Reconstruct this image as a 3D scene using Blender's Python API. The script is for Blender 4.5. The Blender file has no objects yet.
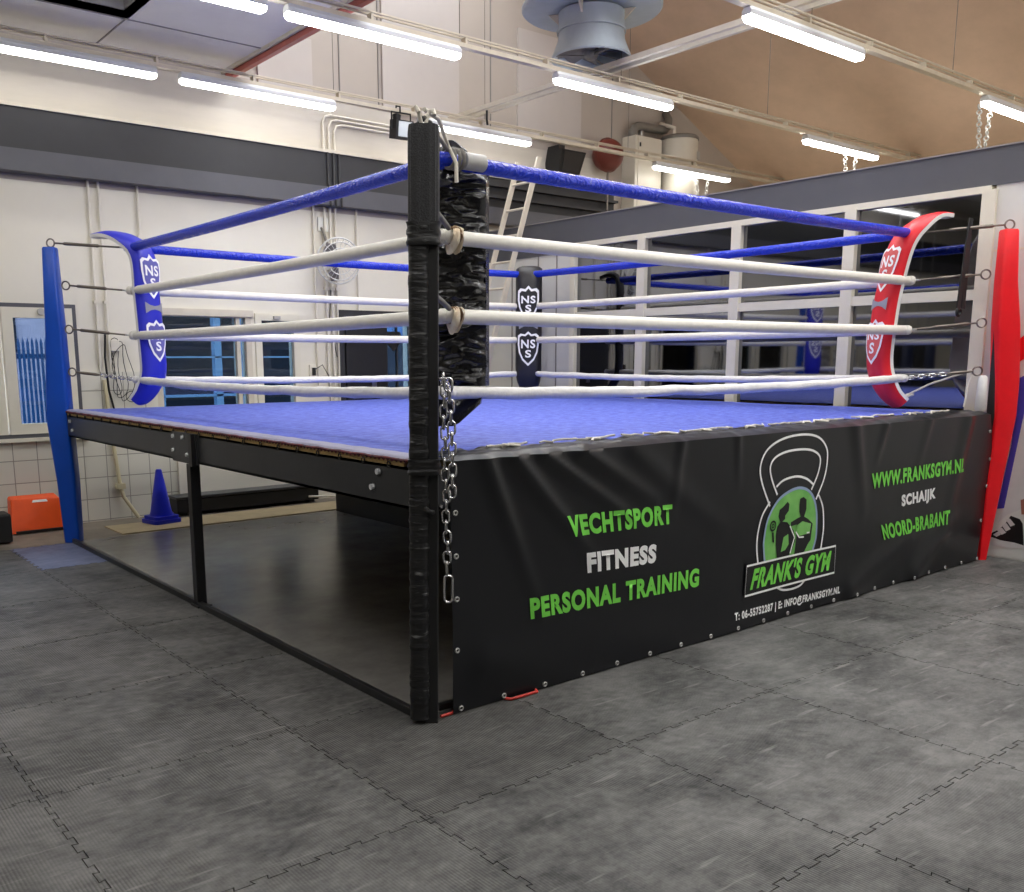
import bpy, bmesh, math, random
from mathutils import Vector, Matrix, noise
random.seed(7)
SC = bpy.context.scene
COL = SC.collection
V = Vector
PI = math.pi

# ------------------------------------------------------------------ materials
MATS = {}
def nodes_of(name):
    m = bpy.data.materials.new(name); m.use_nodes = True
    nt = m.node_tree; b = nt.nodes['Principled BSDF']
    return m, nt, b
def srgb(r, g, b):
    f = lambda c: (c/255/12.92) if c/255 <= .04045 else ((c/255+.055)/1.055)**2.4
    return (f(r), f(g), f(b), 1)
def mat(name, col, rough=.5, metal=0., noise_amt=0., noise_scale=8., bump=0., bump_scale=40., spec=.5, stretch=(1,1,1), emit=None, estr=0., coat=0., col2=None):
    if name in MATS: return MATS[name]
    m, nt, b = nodes_of(name)
    N, L = nt.nodes, nt.links
    b.inputs['Base Color'].default_value = col
    b.inputs['Roughness'].default_value = rough
    b.inputs['Metallic'].default_value = metal
    b.inputs['Specular IOR Level'].default_value = spec
    b.inputs['Coat Weight'].default_value = coat
    if emit:
        b.inputs['Emission Color'].default_value = emit; b.inputs['Emission Strength'].default_value = estr
    tc = N.new('ShaderNodeTexCoord'); mp = N.new('ShaderNodeMapping'); mp.inputs['Scale'].default_value = stretch
    L.new(tc.outputs['Object'], mp.inputs['Vector'])
    if noise_amt or col2:
        nz = N.new('ShaderNodeTexNoise'); nz.inputs['Scale'].default_value = noise_scale; nz.inputs['Detail'].default_value = 6; nz.inputs['Roughness'].default_value = .65
        L.new(mp.outputs[0], nz.inputs['Vector'])
        cr = N.new('ShaderNodeValToRGB')
        k = noise_amt
        c2 = col2 or tuple(min(1, c*(1+k)) for c in col[:3])+(1,)
        c1 = col if col2 else tuple(c*(1-k) for c in col[:3])+(1,)
        cr.color_ramp.elements[0].position = .32; cr.color_ramp.elements[1].position = .68
        cr.color_ramp.elements[0].color = c1; cr.color_ramp.elements[1].color = c2
        L.new(nz.outputs['Fac'], cr.inputs['Fac']); L.new(cr.outputs['Color'], b.inputs['Base Color'])
    if bump:
        n2 = N.new('ShaderNodeTexNoise'); n2.inputs['Scale'].default_value = bump_scale; n2.inputs['Detail'].default_value = 4
        L.new(mp.outputs[0], n2.inputs['Vector'])
        bp = N.new('ShaderNodeBump'); bp.inputs['Strength'].default_value = bump; bp.inputs['Distance'].default_value = .01
        L.new(n2.outputs['Fac'], bp.inputs['Height']); L.new(bp.outputs['Normal'], b.inputs['Normal'])
    MATS[name] = m
    return m

M_wall = mat('painted wall', srgb(224,219,205), .6, noise_amt=.03, noise_scale=1.5, bump=.05, bump_scale=30)
M_upper = mat('upper panel paint', srgb(178,168,158), .65, noise_amt=.04, noise_scale=1.2)
M_sheet = mat('pale sheet panel', srgb(190,182,176), .6, noise_amt=.03, noise_scale=2)
M_clad = mat('cladding paint', srgb(200,193,181), .6, noise_amt=.04, noise_scale=2, stretch=(1,1,6))
M_char = mat('charcoal paint', srgb(44,44,47), .6, noise_amt=.08, noise_scale=4)
M_char2 = mat('lit fascia and frame grey', srgb(80,80,86), .55, noise_amt=.05, noise_scale=4)  # lighter charcoal for the beam's lit lower strip; also the window frame grey
M_band = mat('grey partition paint', srgb(82,83,89), .6, noise_amt=.05, noise_scale=3)
M_frame = mat('cream frame paint', srgb(222,217,200), .45, noise_amt=.04, noise_scale=3)
M_white = mat('white board', srgb(214,214,210), .5, noise_amt=.02)
M_ceil = mat('grey ceiling board', srgb(226,222,214), .8, noise_amt=.05, noise_scale=2)
M_joint = mat('joint strip', srgb(138,134,130), .8)
M_roof = mat('tan roof board', srgb(206,178,154), .8, noise_amt=.06, noise_scale=3)
M_red_steel = mat('red lead steel', srgb(176,96,84), .6, noise_amt=.1)
M_cream_steel = mat('cream steel', srgb(206,198,182), .45, noise_amt=.05)
M_rail = mat('galvanised rail', srgb(206,196,176), .45, metal=.1, noise_amt=.08)
M_steel = mat('bright steel', srgb(190,190,190), .28, metal=1)
M_rod = mat('dull steel rod', srgb(120,112,104), .4, metal=.8)
M_chain = mat('zinc chain', srgb(205,205,205), .25, metal=1)
M_black_steel = mat('black steel', srgb(34,34,36), .38, noise_amt=.15, noise_scale=6)
M_beam = mat('dark grey beam', srgb(52,53,56), .36, noise_amt=.12, noise_scale=5, bump=.03)
M_black = mat('black vinyl', srgb(18,18,20), .2, bump=.35, bump_scale=22)
M_blk_matte = mat('black matte', srgb(24,24,25), .6)
M_foam = mat('black foam', srgb(48,48,50), .75, noise_amt=.35, noise_scale=160, bump=.5, bump_scale=160)
M_blue_pad = mat('blue vinyl', srgb(0,72,180), .35, noise_amt=.05)
M_red_pad = mat('red vinyl', srgb(238,18,30), .4, noise_amt=.05)
M_blue_dark = mat('royal blue cover', srgb(40,46,190), .4, bump=.1, bump_scale=14)
M_red_cov = mat('red cover', srgb(222,32,44), .4, bump=.1, bump_scale=14)
M_blk_cov = mat('black cover', srgb(34,34,37), .4, bump=.1, bump_scale=14)
M_whitevin = mat('white vinyl', srgb(226,224,220), .45, noise_amt=.03)
M_rope_white = mat('white rope cover', srgb(226,222,212), .5, noise_amt=.05, noise_scale=20, bump=.15, bump_scale=60)
M_rope_cloth = mat('white cloth cover', srgb(224,222,218), .65, noise_amt=.06, noise_scale=18, bump=.5, bump_scale=35)
M_logo_white = mat('logo white', srgb(250,250,247), .5)
M_logo_grey = mat('logo grey', srgb(150,150,158), .5)
M_green = mat('green print', srgb(124,220,82), .5, noise_amt=.12, noise_scale=7)
M_green2 = mat('green disc print', srgb(96,178,78), .45, col2=srgb(140,205,110), noise_scale=5)
M_print_blk = mat('black print', srgb(14,14,16), .45)
M_bluegrey = mat('blue grey print', srgb(150,170,200), .5)
M_blue_field = mat('grey blue print', srgb(96,94,168), .5)
M_red_field = mat('grey red print', srgb(216,92,88), .5)
M_cord = mat('grey cord', srgb(120,116,110), .8, bump=.4, bump_scale=120)
M_white_cord = mat('white cord', srgb(216,210,198), .8, bump=.3, bump_scale=120)
M_lace = mat('red lacing', srgb(128,44,52), .7, col2=srgb(40,30,40), noise_scale=30)
M_osb = mat('chipboard edge', srgb(190,160,104), .8, noise_amt=.2, noise_scale=60)
M_hem = mat('grey hem', srgb(150,150,172), .45, noise_amt=.15, noise_scale=10, bump=.4, bump_scale=20)
M_torn = mat('torn cloth', srgb(232,224,206), .8, col2=srgb(206,180,146), noise_scale=16)
M_brown = mat('brown cord', srgb(120,92,64), .8, bump=.4, bump_scale=120)
M_tape = mat('grey tape', srgb(176,174,170), .5, noise_amt=.08)
M_cone = mat('blue plastic', srgb(28,44,205), .38)
M_orange = mat('orange plastic', srgb(240,86,20), .45, noise_amt=.05)
M_concrete = mat('worn concrete', srgb(120,112,100), .6, noise_amt=.25, noise_scale=5)
M_woodboard = mat('beige board', srgb(178,162,128), .6, noise_amt=.1, noise_scale=6)
M_pipe = mat('white pipe', srgb(222,216,202), .45)
M_pipe_y = mat('cream gas pipe', srgb(205,195,160), .5)
M_housing = mat('light housing', srgb(214,216,218), .5)
M_tube = mat('lamp diffuser', (1,1,1,1), .5, emit=(1,.975,.93,1), estr=26.0)
M_tube_rear = mat('rear lamp diffuser', (1,1,1,1), .5, emit=(1,.975,.93,1), estr=9.0)
M_duct = mat('grey duct', srgb(126,122,116), .5, metal=.3, noise_amt=.1)
M_fanm = mat('blue grey metal', srgb(168,178,186), .5, metal=.2, noise_amt=.06)
M_vessel = mat('rust red paint', srgb(112,48,38), .45, noise_amt=.1)
M_boiler = mat('boiler white', srgb(214,208,194), .4)
M_clear = mat('wire white', srgb(215,215,210), .4, metal=.2)
M_purple = mat('purple print', srgb(66,62,168), .5, noise_amt=.1, noise_scale=10)
M_skin = mat('skin print', srgb(160,98,84), .5)
M_print_white = mat('trouser print', srgb(206,204,204), .5, noise_amt=.05, noise_scale=8)
M_fence = mat('blue grey fence steel', srgb(44,96,150), .5)
M_outwall = mat('outside brick', srgb(196,180,190), .8, noise_amt=.1, noise_scale=4)
M_outdark = mat('outside dark cladding', srgb(26,32,48), .6, noise_amt=.3, noise_scale=2)
M_outground = mat('outside paving', srgb(140,150,165), .8, noise_amt=.1)
M_outpost = mat('pale blue post', srgb(150,190,228), .5)
M_cable = mat('black cable', srgb(20,20,20), .5)
M_redhose = mat('red hose', srgb(196,60,50), .5)
M_flood = mat('floodlight glass', srgb(170,182,190), .15)
M_navy = mat('navy vinyl', srgb(26,36,72), .4)
M_box = mat('printed carton', srgb(120,120,126), .6, col2=srgb(215,215,215), noise_scale=12)
M_shine = mat('black vinyl floor sheet', srgb(124,122,118), .25, noise_amt=.25, noise_scale=2.5, bump=.06, bump_scale=2.2, spec=.6)

# canvas: blue with soft lighter streaks
def canvas_mat():
    m, nt, b = nodes_of('blue ring canvas'); N, L = nt.nodes, nt.links
    tc = N.new('ShaderNodeTexCoord'); nz = N.new('ShaderNodeTexNoise'); nz.inputs['Scale'].default_value = 13; nz.inputs['Detail'].default_value = 8; nz.inputs['Roughness'].default_value = .7
    mp = N.new('ShaderNodeMapping'); mp.inputs['Scale'].default_value = (1, 1.6, 1); mp.inputs['Rotation'].default_value = (0, 0, .6)
    L.new(tc.outputs['Object'], mp.inputs[0]); L.new(mp.outputs[0], nz.inputs['Vector'])
    cr = N.new('ShaderNodeValToRGB'); e = cr.color_ramp.elements
    e[0].position = .36; e[0].color = srgb(42,56,164); e[1].position = .66; e[1].color = srgb(104,122,208)
    L.new(nz.outputs['Fac'], cr.inputs['Fac']); L.new(cr.outputs['Color'], b.inputs['Base Color'])
    b.inputs['Roughness'].default_value = .62
    bp = N.new('ShaderNodeBump'); bp.inputs['Strength'].default_value = .15; bp.inputs['Distance'].default_value = .01
    L.new(nz.outputs['Fac'], bp.inputs['Height']); L.new(bp.outputs['Normal'], b.inputs['Normal'])
    return m
M_canvas = canvas_mat()
# blue rope: shrink wrapped with fine spiral bands
def rope_mat():
    m, nt, b = nodes_of('blue wrapped rope'); N, L = nt.nodes, nt.links
    b.inputs['Base Color'].default_value = srgb(20,52,196); b.inputs['Roughness'].default_value = .22
    tc = N.new('ShaderNodeTexCoord'); sx = N.new('ShaderNodeSeparateXYZ'); L.new(tc.outputs['Object'], sx.inputs[0])
    ad = N.new('ShaderNodeMath'); L.new(sx.outputs[0], ad.inputs[0]); L.new(sx.outputs[1], ad.inputs[1])
    cb = N.new('ShaderNodeCombineXYZ'); L.new(ad.outputs[0], cb.inputs[0]); L.new(sx.outputs[2], cb.inputs[1])
    w = N.new('ShaderNodeTexWave'); w.inputs['Scale'].default_value = 9; w.inputs['Distortion'].default_value = 9; w.inputs['Detail'].default_value = 3; w.inputs['Detail Scale'].default_value = 3
    L.new(cb.outputs[0], w.inputs['Vector'])
    bp = N.new('ShaderNodeBump'); bp.inputs['Strength'].default_value = .5; bp.inputs['Distance'].default_value = .01
    L.new(w.outputs['Fac'], bp.inputs['Height']); L.new(bp.outputs['Normal'], b.inputs['Normal'])
    return m
M_rope_blue = rope_mat()
# ribbed rubber puzzle mats (worn, chalky scuffs)
def rubber(name, dark, light, rib=1.0, scuff=.5):
    m, nt, b = nodes_of(name); N, L = nt.nodes, nt.links
    ge = N.new('ShaderNodeNewGeometry')
    def nz(scale, det, rough=.6, st=(1,1,1), rot=0):
        mp = N.new('ShaderNodeMapping'); mp.inputs['Scale'].default_value = st; mp.inputs['Rotation'].default_value = (0,0,rot)
        L.new(ge.outputs['Position'], mp.inputs[0])
        n = N.new('ShaderNodeTexNoise'); n.inputs['Scale'].default_value = scale; n.inputs['Detail'].default_value = det; n.inputs['Roughness'].default_value = rough
        L.new(mp.outputs[0], n.inputs['Vector']); return n
    a = nz(1.6, 7, .68); c = nz(5, 8, .75, (1, 2.2, 1), .5); d = nz(26, 5, .7)
    def math_(op, x, y):
        n = N.new('ShaderNodeMath'); n.operation = op
        for i, q in enumerate((x, y)):
            if isinstance(q, float) or isinstance(q, int): n.inputs[i].default_value = q
            else: L.new(q, n.inputs[i])
        return n.outputs[0]
    s = math_('ADD', math_('MULTIPLY', a.outputs['Fac'], .45), math_('MULTIPLY', c.outputs['Fac'], .35))
    s = math_('ADD', s, math_('MULTIPLY', d.outputs['Fac'], .2))
    cr = N.new('ShaderNodeValToRGB'); e = cr.color_ramp.elements
    e[0].position = .40; e[0].color = dark; e[1].position = .60; e[1].color = light
    L.new(s, cr.inputs['Fac'])
    # ribs run along Y
    w = N.new('ShaderNodeTexWave'); w.inputs['Scale'].default_value = 29; w.inputs['Distortion'].default_value = 0
    L.new(ge.outputs['Position'], w.inputs['Vector'])
    rm = N.new('ShaderNodeMix'); rm.data_type = 'RGBA'; rm.blend_type = 'MULTIPLY'
    vr = N.new('ShaderNodeValToRGB'); vr.color_ramp.elements[0].color = (.42,.42,.42,1); vr.color_ramp.elements[0].position = .15; vr.color_ramp.elements[1].position = .6
    L.new(w.outputs['Fac'], vr.inputs['Fac'])
    big = nz(1.3, 3); mask = N.new('ShaderNodeValToRGB'); mask.color_ramp.elements[0].position = .42; mask.color_ramp.elements[1].position = .62
    mask.color_ramp.elements[0].color = (.12*rib,)*3+(1,); mask.color_ramp.elements[1].color = (.9*rib,)*3+(1,)
    L.new(big.outputs['Fac'], mask.inputs['Fac'])
    L.new(mask.outputs['Color'], rm.inputs[0]); L.new(cr.outputs['Color'], rm.inputs[6]); L.new(vr.outputs['Color'], rm.inputs[7])
    # chalky scratches
    sc = nz(3.2, 3, .5, (1, 9, 1), .9); sr = N.new('ShaderNodeValToRGB'); sr.color_ramp.elements[0].position = .62; sr.color_ramp.elements[1].position = .76
    sr.color_ramp.elements[1].color = (scuff,)*3+(1,)
    L.new(sc.outputs['Fac'], sr.inputs['Fac'])
    sm = N.new('ShaderNodeMix'); sm.data_type = 'RGBA'; sm.inputs[7].default_value = srgb(150,148,144)
    L.new(sr.outputs['Color'], sm.inputs[0]); L.new(rm.outputs[2], sm.inputs[6]); L.new(sm.outputs[2], b.inputs['Base Color'])
    b.inputs['Roughness'].default_value = .58; b.inputs['Specular IOR Level'].default_value = .4
    hm = math_('MULTIPLY', w.outputs['Fac'], mask.outputs['Color'])
    bp = N.new('ShaderNodeBump'); bp.inputs['Strength'].default_value = .35; bp.inputs['Distance'].default_value = .003
    L.new(hm, bp.inputs['Height'])
    bp2 = N.new('ShaderNodeBump'); bp2.inputs['Strength'].default_value = .12; bp2.inputs['Distance'].default_value = .01
    L.new(a.outputs['Fac'], bp2.inputs['Height']); L.new(bp.outputs['Normal'], bp2.inputs['Normal']); L.new(bp2.outputs['Normal'], b.inputs['Normal'])
    return m
M_rub = rubber('worn rubber mat', srgb(50,50,49), srgb(117,116,113))
M_rub_clean = rubber('ribbed rubber mat', srgb(56,55,54), srgb(104,103,100), rib=1.8, scuff=.25)
M_rub_blue = rubber('bluish rubber mat', srgb(84,92,122), srgb(124,132,164), rib=.4, scuff=.3)
# taped pad with pale creases
def tape_mat():
    m, nt, b = nodes_of('creased black tape'); N, L = nt.nodes, nt.links
    tc = N.new('ShaderNodeTexCoord'); mp = N.new('ShaderNodeMapping'); mp.inputs['Scale'].default_value = (6, 6, 30)
    L.new(tc.outputs['Object'], mp.inputs[0])
    n = N.new('ShaderNodeTexNoise'); n.inputs['Scale'].default_value = 2; n.inputs['Detail'].default_value = 6; L.new(mp.outputs[0], n.inputs['Vector'])
    cr = N.new('ShaderNodeValToRGB'); e = cr.color_ramp.elements
    e[0].position = .62; e[0].color = srgb(30,30,31); e[1].position = .72; e[1].color = srgb(120,120,120)
    L.new(n.outputs['Fac'], cr.inputs['Fac']); L.new(cr.outputs['Color'], b.inputs['Base Color'])
    b.inputs['Roughness'].default_value = .42
    bp = N.new('ShaderNodeBump'); bp.inputs['Strength'].default_value = .8; bp.inputs['Distance'].default_value = .01
    L.new(n.outputs['Fac'], bp.inputs['Height']); L.new(bp.outputs['Normal'], b.inputs['Normal'])
    return m
M_tape_black = tape_mat()
# white wall tiles with grey grout
def tile_mat():
    m, nt, b = nodes_of('white wall tiles'); N, L = nt.nodes, nt.links
    ge = N.new('ShaderNodeNewGeometry'); sx = N.new('ShaderNodeSeparateXYZ'); cb = N.new('ShaderNodeCombineXYZ')
    L.new(ge.outputs['Position'], sx.inputs[0]); L.new(sx.outputs[0], cb.inputs[0]); L.new(sx.outputs[2], cb.inputs[1])
    br = N.new('ShaderNodeTexBrick'); br.offset = 0; br.inputs['Scale'].default_value = 1
    br.inputs['Brick Width'].default_value = .2; br.inputs['Row Height'].default_value = .2; br.inputs['Mortar Size'].default_value = .004; br.inputs['Mortar Smooth'].default_value = .1
    br.inputs['Color1'].default_value = srgb(220,217,204); br.inputs['Color2'].default_value = srgb(210,207,194); br.inputs['Mortar'].default_value = srgb(150,146,134)
    L.new(cb.outputs[0], br.inputs['Vector']); L.new(br.outputs['Color'], b.inputs['Base Color'])
    bp = N.new('ShaderNodeBump'); bp.inputs['Strength'].default_value = .4; bp.inputs['Distance'].default_value = .004; bp.invert = True
    L.new(br.outputs['Fac'], bp.inputs['Height']); L.new(bp.outputs['Normal'], b.inputs['Normal'])
    b.inputs['Roughness'].default_value = .3
    return m
M_tiles = tile_mat()
def glass_mat():
    m = bpy.data.materials.new('window glass'); m.use_nodes = True; nt = m.node_tree; nt.nodes.clear(); N, L = nt.nodes, nt.links
    t = N.new('ShaderNodeBsdfTransparent'); t.inputs[0].default_value = (.44,.56,.68,1); g = N.new('ShaderNodeBsdfGlossy'); g.inputs['Roughness'].default_value = .02
    lw = N.new('ShaderNodeFresnel'); lw.inputs[0].default_value = 1.5
    mx = N.new('ShaderNodeMixShader'); o = N.new('ShaderNodeOutputMaterial')
    L.new(lw.outputs[0], mx.inputs[0]); L.new(t.outputs[0], mx.inputs[1]); L.new(g.outputs[0], mx.inputs[2]); L.new(mx.outputs[0], o.inputs[0])
    return m
M_glass = glass_mat()
M_mirror = mat('smoked mirror glass', (.23,.235,.25,1), .03, metal=1)

# ------------------------------------------------------------------ mesh building
def wloc(o):
    l = V((0,0,0))
    while o: l += o.location; o = o.parent
    return l
class MB:
    def __init__(s): s.bm = bmesh.new()
    def face(s, pts):
        vs = [s.bm.verts.new(p) for p in pts]; s.bm.faces.new(vs); return s
    def box(s, x0, x1, y0, y1, z0, z1, bev=0):
        return s.hexa([(x0,y0),(x1,y0),(x1,y1),(x0,y1)], z0, z1, bev)
    def hexa(s, poly, z0, z1, bev=0):
        n = len(poly); b = [s.bm.verts.new((p[0],p[1],z0)) for p in poly]; t = [s.bm.verts.new((p[0],p[1],z1)) for p in poly]
        fs = [s.bm.faces.new(b[::-1]), s.bm.faces.new(t)]
        for i in range(n): fs.append(s.bm.faces.new((b[i], b[(i+1)%n], t[(i+1)%n], t[i])))
        if bev:
            es = list({e for f in fs for e in f.edges})
            bmesh.ops.bevel(s.bm, geom=es, offset=bev, segments=2, affect='EDGES', profile=.6)
        return s
    def prism(s, pts, d):        # 3D polygon extruded along vector d
        d = V(d); a = [s.bm.verts.new(p) for p in pts]; b = [s.bm.verts.new(V(p)+d) for p in pts]; n = len(a)
        s.bm.faces.new(a[::-1]); s.bm.faces.new(b)
        for i in range(n): s.bm.faces.new((a[i], a[(i+1)%n], b[(i+1)%n], b[i]))
        return s
    def tube(s, pts, r, n=10, caps=True, closed=False):
        pts = [V(p) for p in pts]; m = len(pts); rings = []
        up = None
        for i, p in enumerate(pts):
            if closed: t = pts[(i+1)%m]-pts[i-1]
            else: t = pts[min(i+1,m-1)]-pts[max(i-1,0)]
            t.normalize()
            if up is None:
                up = V((0,0,1)) if abs(t.z) < .9 else V((1,0,0))
            a = t.cross(up)
            if a.length < 1e-4: a = t.cross(V((0,1,0)))
            a.normalize(); up = a.cross(t).normalized()
            rr = r(i/(m-1), i) if callable(r) else r
            ring = []
            for k in range(n):
                th = 2*PI*k/n
                q = rr(th) if callable(rr) else rr
                ring.append(s.bm.verts.new(p+(a*math.cos(th)+up*math.sin(th))*q))
            rings.append(ring)
        mm = m if closed else m-1
        for i in range(mm):
            A, B = rings[i], rings[(i+1)%m]
            for k in range(n): s.bm.faces.new((A[k], A[(k+1)%n], B[(k+1)%n], B[k]))
        if caps and not closed:
            s.bm.faces.new(rings[0][::-1]); s.bm.faces.new(rings[-1])
        return s
    def cyl(s, a, b, r0, r1=None, n=20, caps=True):
        r1 = r0 if r1 is None else r1
        return s.tube([a, b], lambda t, i: r0 if i == 0 else r1, n, caps)
    def lathe(s, c, prof, n=32, axis='Z', caps=True):
        c = V(c); rings = []
        for (r, h) in prof:
            ring = []
            for k in range(n):
                a = 2*PI*k/n
                if axis == 'Z': v = V((r*math.cos(a), r*math.sin(a), h))
                elif axis == 'Y': v = V((r*math.cos(a), h, r*math.sin(a)))
                else: v = V((h, r*math.cos(a), r*math.sin(a)))
                ring.append(s.bm.verts.new(c+v))
            rings.append(ring)
        for A, B in zip(rings, rings[1:]):
            for k in range(n): s.bm.faces.new((A[k], A[(k+1)%n], B[(k+1)%n], B[k]))
        if caps: s.bm.faces.new(rings[0][::-1]); s.bm.faces.new(rings[-1])
        return s
    def torus(s, c, R, r, nrm=(0,0,1), n=20, m=8, sx=1.0):
        c = V(c); nrm = V(nrm).normalized(); a = nrm.orthogonal().normalized(); b = nrm.cross(a)
        return s.tube([c+(a*math.cos(2*PI*i/n)*sx+b*math.sin(2*PI*i/n))*R for i in range(n)], r, m, closed=True)
    def loft(s, rings, caps=True):
        R = [[s.bm.verts.new(p) for p in ring] for ring in rings]; n = len(R[0])
        for A, B in zip(R, R[1:]):
            for k in range(n): s.bm.faces.new((A[k], A[(k+1)%n], B[(k+1)%n], B[k]))
        if caps: s.bm.faces.new(R[0][::-1]); s.bm.faces.new(R[-1])
        return s
    def grid(s, f, nu, nv):
        vs = [[s.bm.verts.new(f(i/nu, j/nv)) for j in range(nv+1)] for i in range(nu+1)]
        for i in range(nu):
            for j in range(nv): s.bm.faces.new((vs[i][j], vs[i+1][j], vs[i+1][j+1], vs[i][j+1]))
        return s
    def build(s, name, material, parent=None, smooth=False, local=False, recalc=True, loc=None):
        if recalc: bmesh.ops.recalc_face_normals(s.bm, faces=s.bm.faces[:])
        me = bpy.data.meshes.new(name)
        off = V((0,0,0))
        if not local:
            if parent: off = wloc(parent)
            elif loc is not None: off = V(loc)
            if off.length: bmesh.ops.translate(s.bm, verts=s.bm.verts[:], vec=-off)
        s.bm.to_mesh(me); s.bm.free()
        me.materials.append(material)
        if smooth:
            for p in me.polygons: p.use_smooth = True
            me.set_sharp_from_angle(angle=math.radians(smooth if smooth > 1 else 40))
        o = bpy.data.objects.new(name, me); COL.objects.link(o)
        if parent: o.parent = parent
        elif loc is not None and not local: o.location = off
        return o
def thing(name, label, cat, loc=(0,0,0), group=None):
    o = bpy.data.objects.new(name, None); o.empty_display_size = .1; COL.objects.link(o); o.location = loc
    return tag(o, label, cat, group)
def tag(o, label, cat, group=None, kind=None):
    o['label'] = label; o['category'] = cat
    if group: o['group'] = group
    if kind: o['kind'] = kind
    return o
def struct(o, label, cat):
    o['kind'] = 'structure'; o['label'] = label; o['category'] = cat
    return o
def lab(o, l): o['label'] = l; return o
def smoothstep(a, b, x):
    t = max(0, min(1, (x-a)/(b-a))); return t*t*(3-2*t)

# text as a mesh, normalised to the unit square
def text_verts(txt, bold=.03, shear=0.0, space=1.14):
    cu = bpy.data.curves.new('txt', 'FONT'); cu.body = txt; cu.offset = bold; cu.shear = shear; cu.space_character = space; cu.resolution_u = 4
    ob = bpy.data.objects.new('txt', cu); COL.objects.link(ob)
    bpy.context.view_layer.update()
    dg = bpy.context.evaluated_depsgraph_get()
    me = bpy.data.meshes.new_from_object(ob.evaluated_get(dg))
    bpy.data.objects.remove(ob); bpy.data.curves.remove(cu)
    bm = bmesh.new(); bm.from_mesh(me); bpy.data.meshes.remove(me)
    xs = [v.co.x for v in bm.verts]; ys = [v.co.y for v in bm.verts]
    x0, x1, y0, y1 = min(xs), max(xs), min(ys), max(ys)
    for v in bm.verts: v.co = V(((v.co.x-x0)/(x1-x0), (v.co.y-y0)/(y1-y0), 0))
    return bm
def map_bm(bm, f, maxlen=.03):
    """split long edges after mapping; f maps (u,v) to a 3D point"""
    bmesh.ops.triangulate(bm, faces=bm.faces[:])
    for _ in range(5):
        es = [e for e in bm.edges if (f(*e.verts[0].co.xy)-f(*e.verts[1].co.xy)).length > maxlen]
        if not es: break
        bmesh.ops.subdivide_edges(bm, edges=es, cuts=1)
        bmesh.ops.triangulate(bm, faces=bm.faces[:])
    for v in bm.verts: v.co = f(*v.co.xy)
    mb = MB(); mb.bm.free(); mb.bm = bm
    return mb
def poly_bm(polys):
    bm = bmesh.new()
    for p in polys:
        bm.faces.new([bm.verts.new((q[0], q[1], 0)) for q in p])
    return bm
def stroke_bm(lines, w):
    bm = bmesh.new()
    for pts, closed in lines:
        pts = [V((p[0], p[1], 0)) for p in pts]; n = len(pts); L = []; R = []
        for i in range(n):
            t = (pts[(i+1)%n]-pts[i-1]) if closed else pts[min(i+1,n-1)]-pts[max(i-1,0)]
            t.normalize(); nn = V((-t.y, t.x, 0))*w/2
            L.append(bm.verts.new(pts[i]+nn)); R.append(bm.verts.new(pts[i]-nn))
        for i in range(n if closed else n-1):
            j = (i+1)%n; bm.faces.new((L[i], R[i], R[j], L[j]))
    return bm

# ------------------------------------------------------------------ room shell
YB, XR = 6.0, 5.2          # back wall face, partition face
W = 5.03                    # ring side
HP = 1.07                   # ring deck
struct(MB().box(-7,13,-7.2,6.3,-.05,-.012).build('floor', M_concrete), 'worn concrete gym floor under the rubber mats', 'floor')

# back wall with its openings: window 1, window 2, window 3, doorway
WZ0 = .8
op = [(-1.1,.42,WZ0,1.97), (1.12,2.12,.62,1.95), (2.16,2.66,.05,1.94), (3.16,4.12,.05,1.97)]
mb = MB(); x = -7.0
for (a,b,z0,z1) in op:
    mb.box(x, a, YB, YB+.22, -.05, 3.0)
    mb.box(a, b, YB, YB+.22, -.05, z0); mb.box(a, b, YB, YB+.22, z1, 3.0); x = b
mb.box(x, 13, YB, YB+.22, -.05, 3.0)
struct(mb.build('wall_back', M_wall), 'cream painted back wall with windows behind the ring', 'wall')
struct(MB().prism([(-7,YB,3.0),(13,YB,3.0),(12.7,YB,3.0),(2,YB,7.96),(-7,YB,7.96)], (0,.22,0)).build('wall_back.001', M_upper), 'tall beige gable wall above the charcoal beam', 'wall')
struct(MB().box(-7,3.9,YB-.03,YB+.005,3.57,4.1).box(3.9,7.2,YB-.03,YB+.005,3.57,4.0).build('trim_1', M_clad), 'cream cladding strip above the charcoal beam', 'wall')
struct(MB().box(-7,7.2,YB-.14,YB+.01,3.57,3.60).build('trim_2', M_cream_steel), 'thin cream ledge on top of the charcoal beam', 'trim')
b = MB().box(-7,7.25,YB-.12,YB+.01,3.23,3.57).build('trim_3', M_char); struct(b, 'charcoal painted beam along the back wall', 'beam')
struct(MB().box(-7,7.25,YB-.16,YB+.01,3.05,3.23).build('trim_4', M_char2), 'lower fascia of the charcoal wall beam with its light painted in as grey', 'beam')  # light on the beam's lower strip is put in as lighter grey
struct(MB().box(4.3,7.25,YB-.2,YB-.12,3.33,3.36).box(4.3,7.25,YB-.2,YB-.12,3.46,3.49).build('trim_5', M_char), 'dark pipes along the charcoal beam above the ladder', 'trim')
struct(MB().box(-7,1.27,YB-.015,YB+.005,-.012,WZ0).box(.42,1.12,YB-.015,YB+.005,WZ0,1.37).build('wall_tiles', M_tiles), 'white square wall tiles with dark grout below the windows', 'wall')
struct(MB().box(1.27,4.6,YB-.05,YB+.005,-.012,.62).build('baseboard_back', M_wall), 'plain cream wall base right of the tiles', 'wall')
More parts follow.
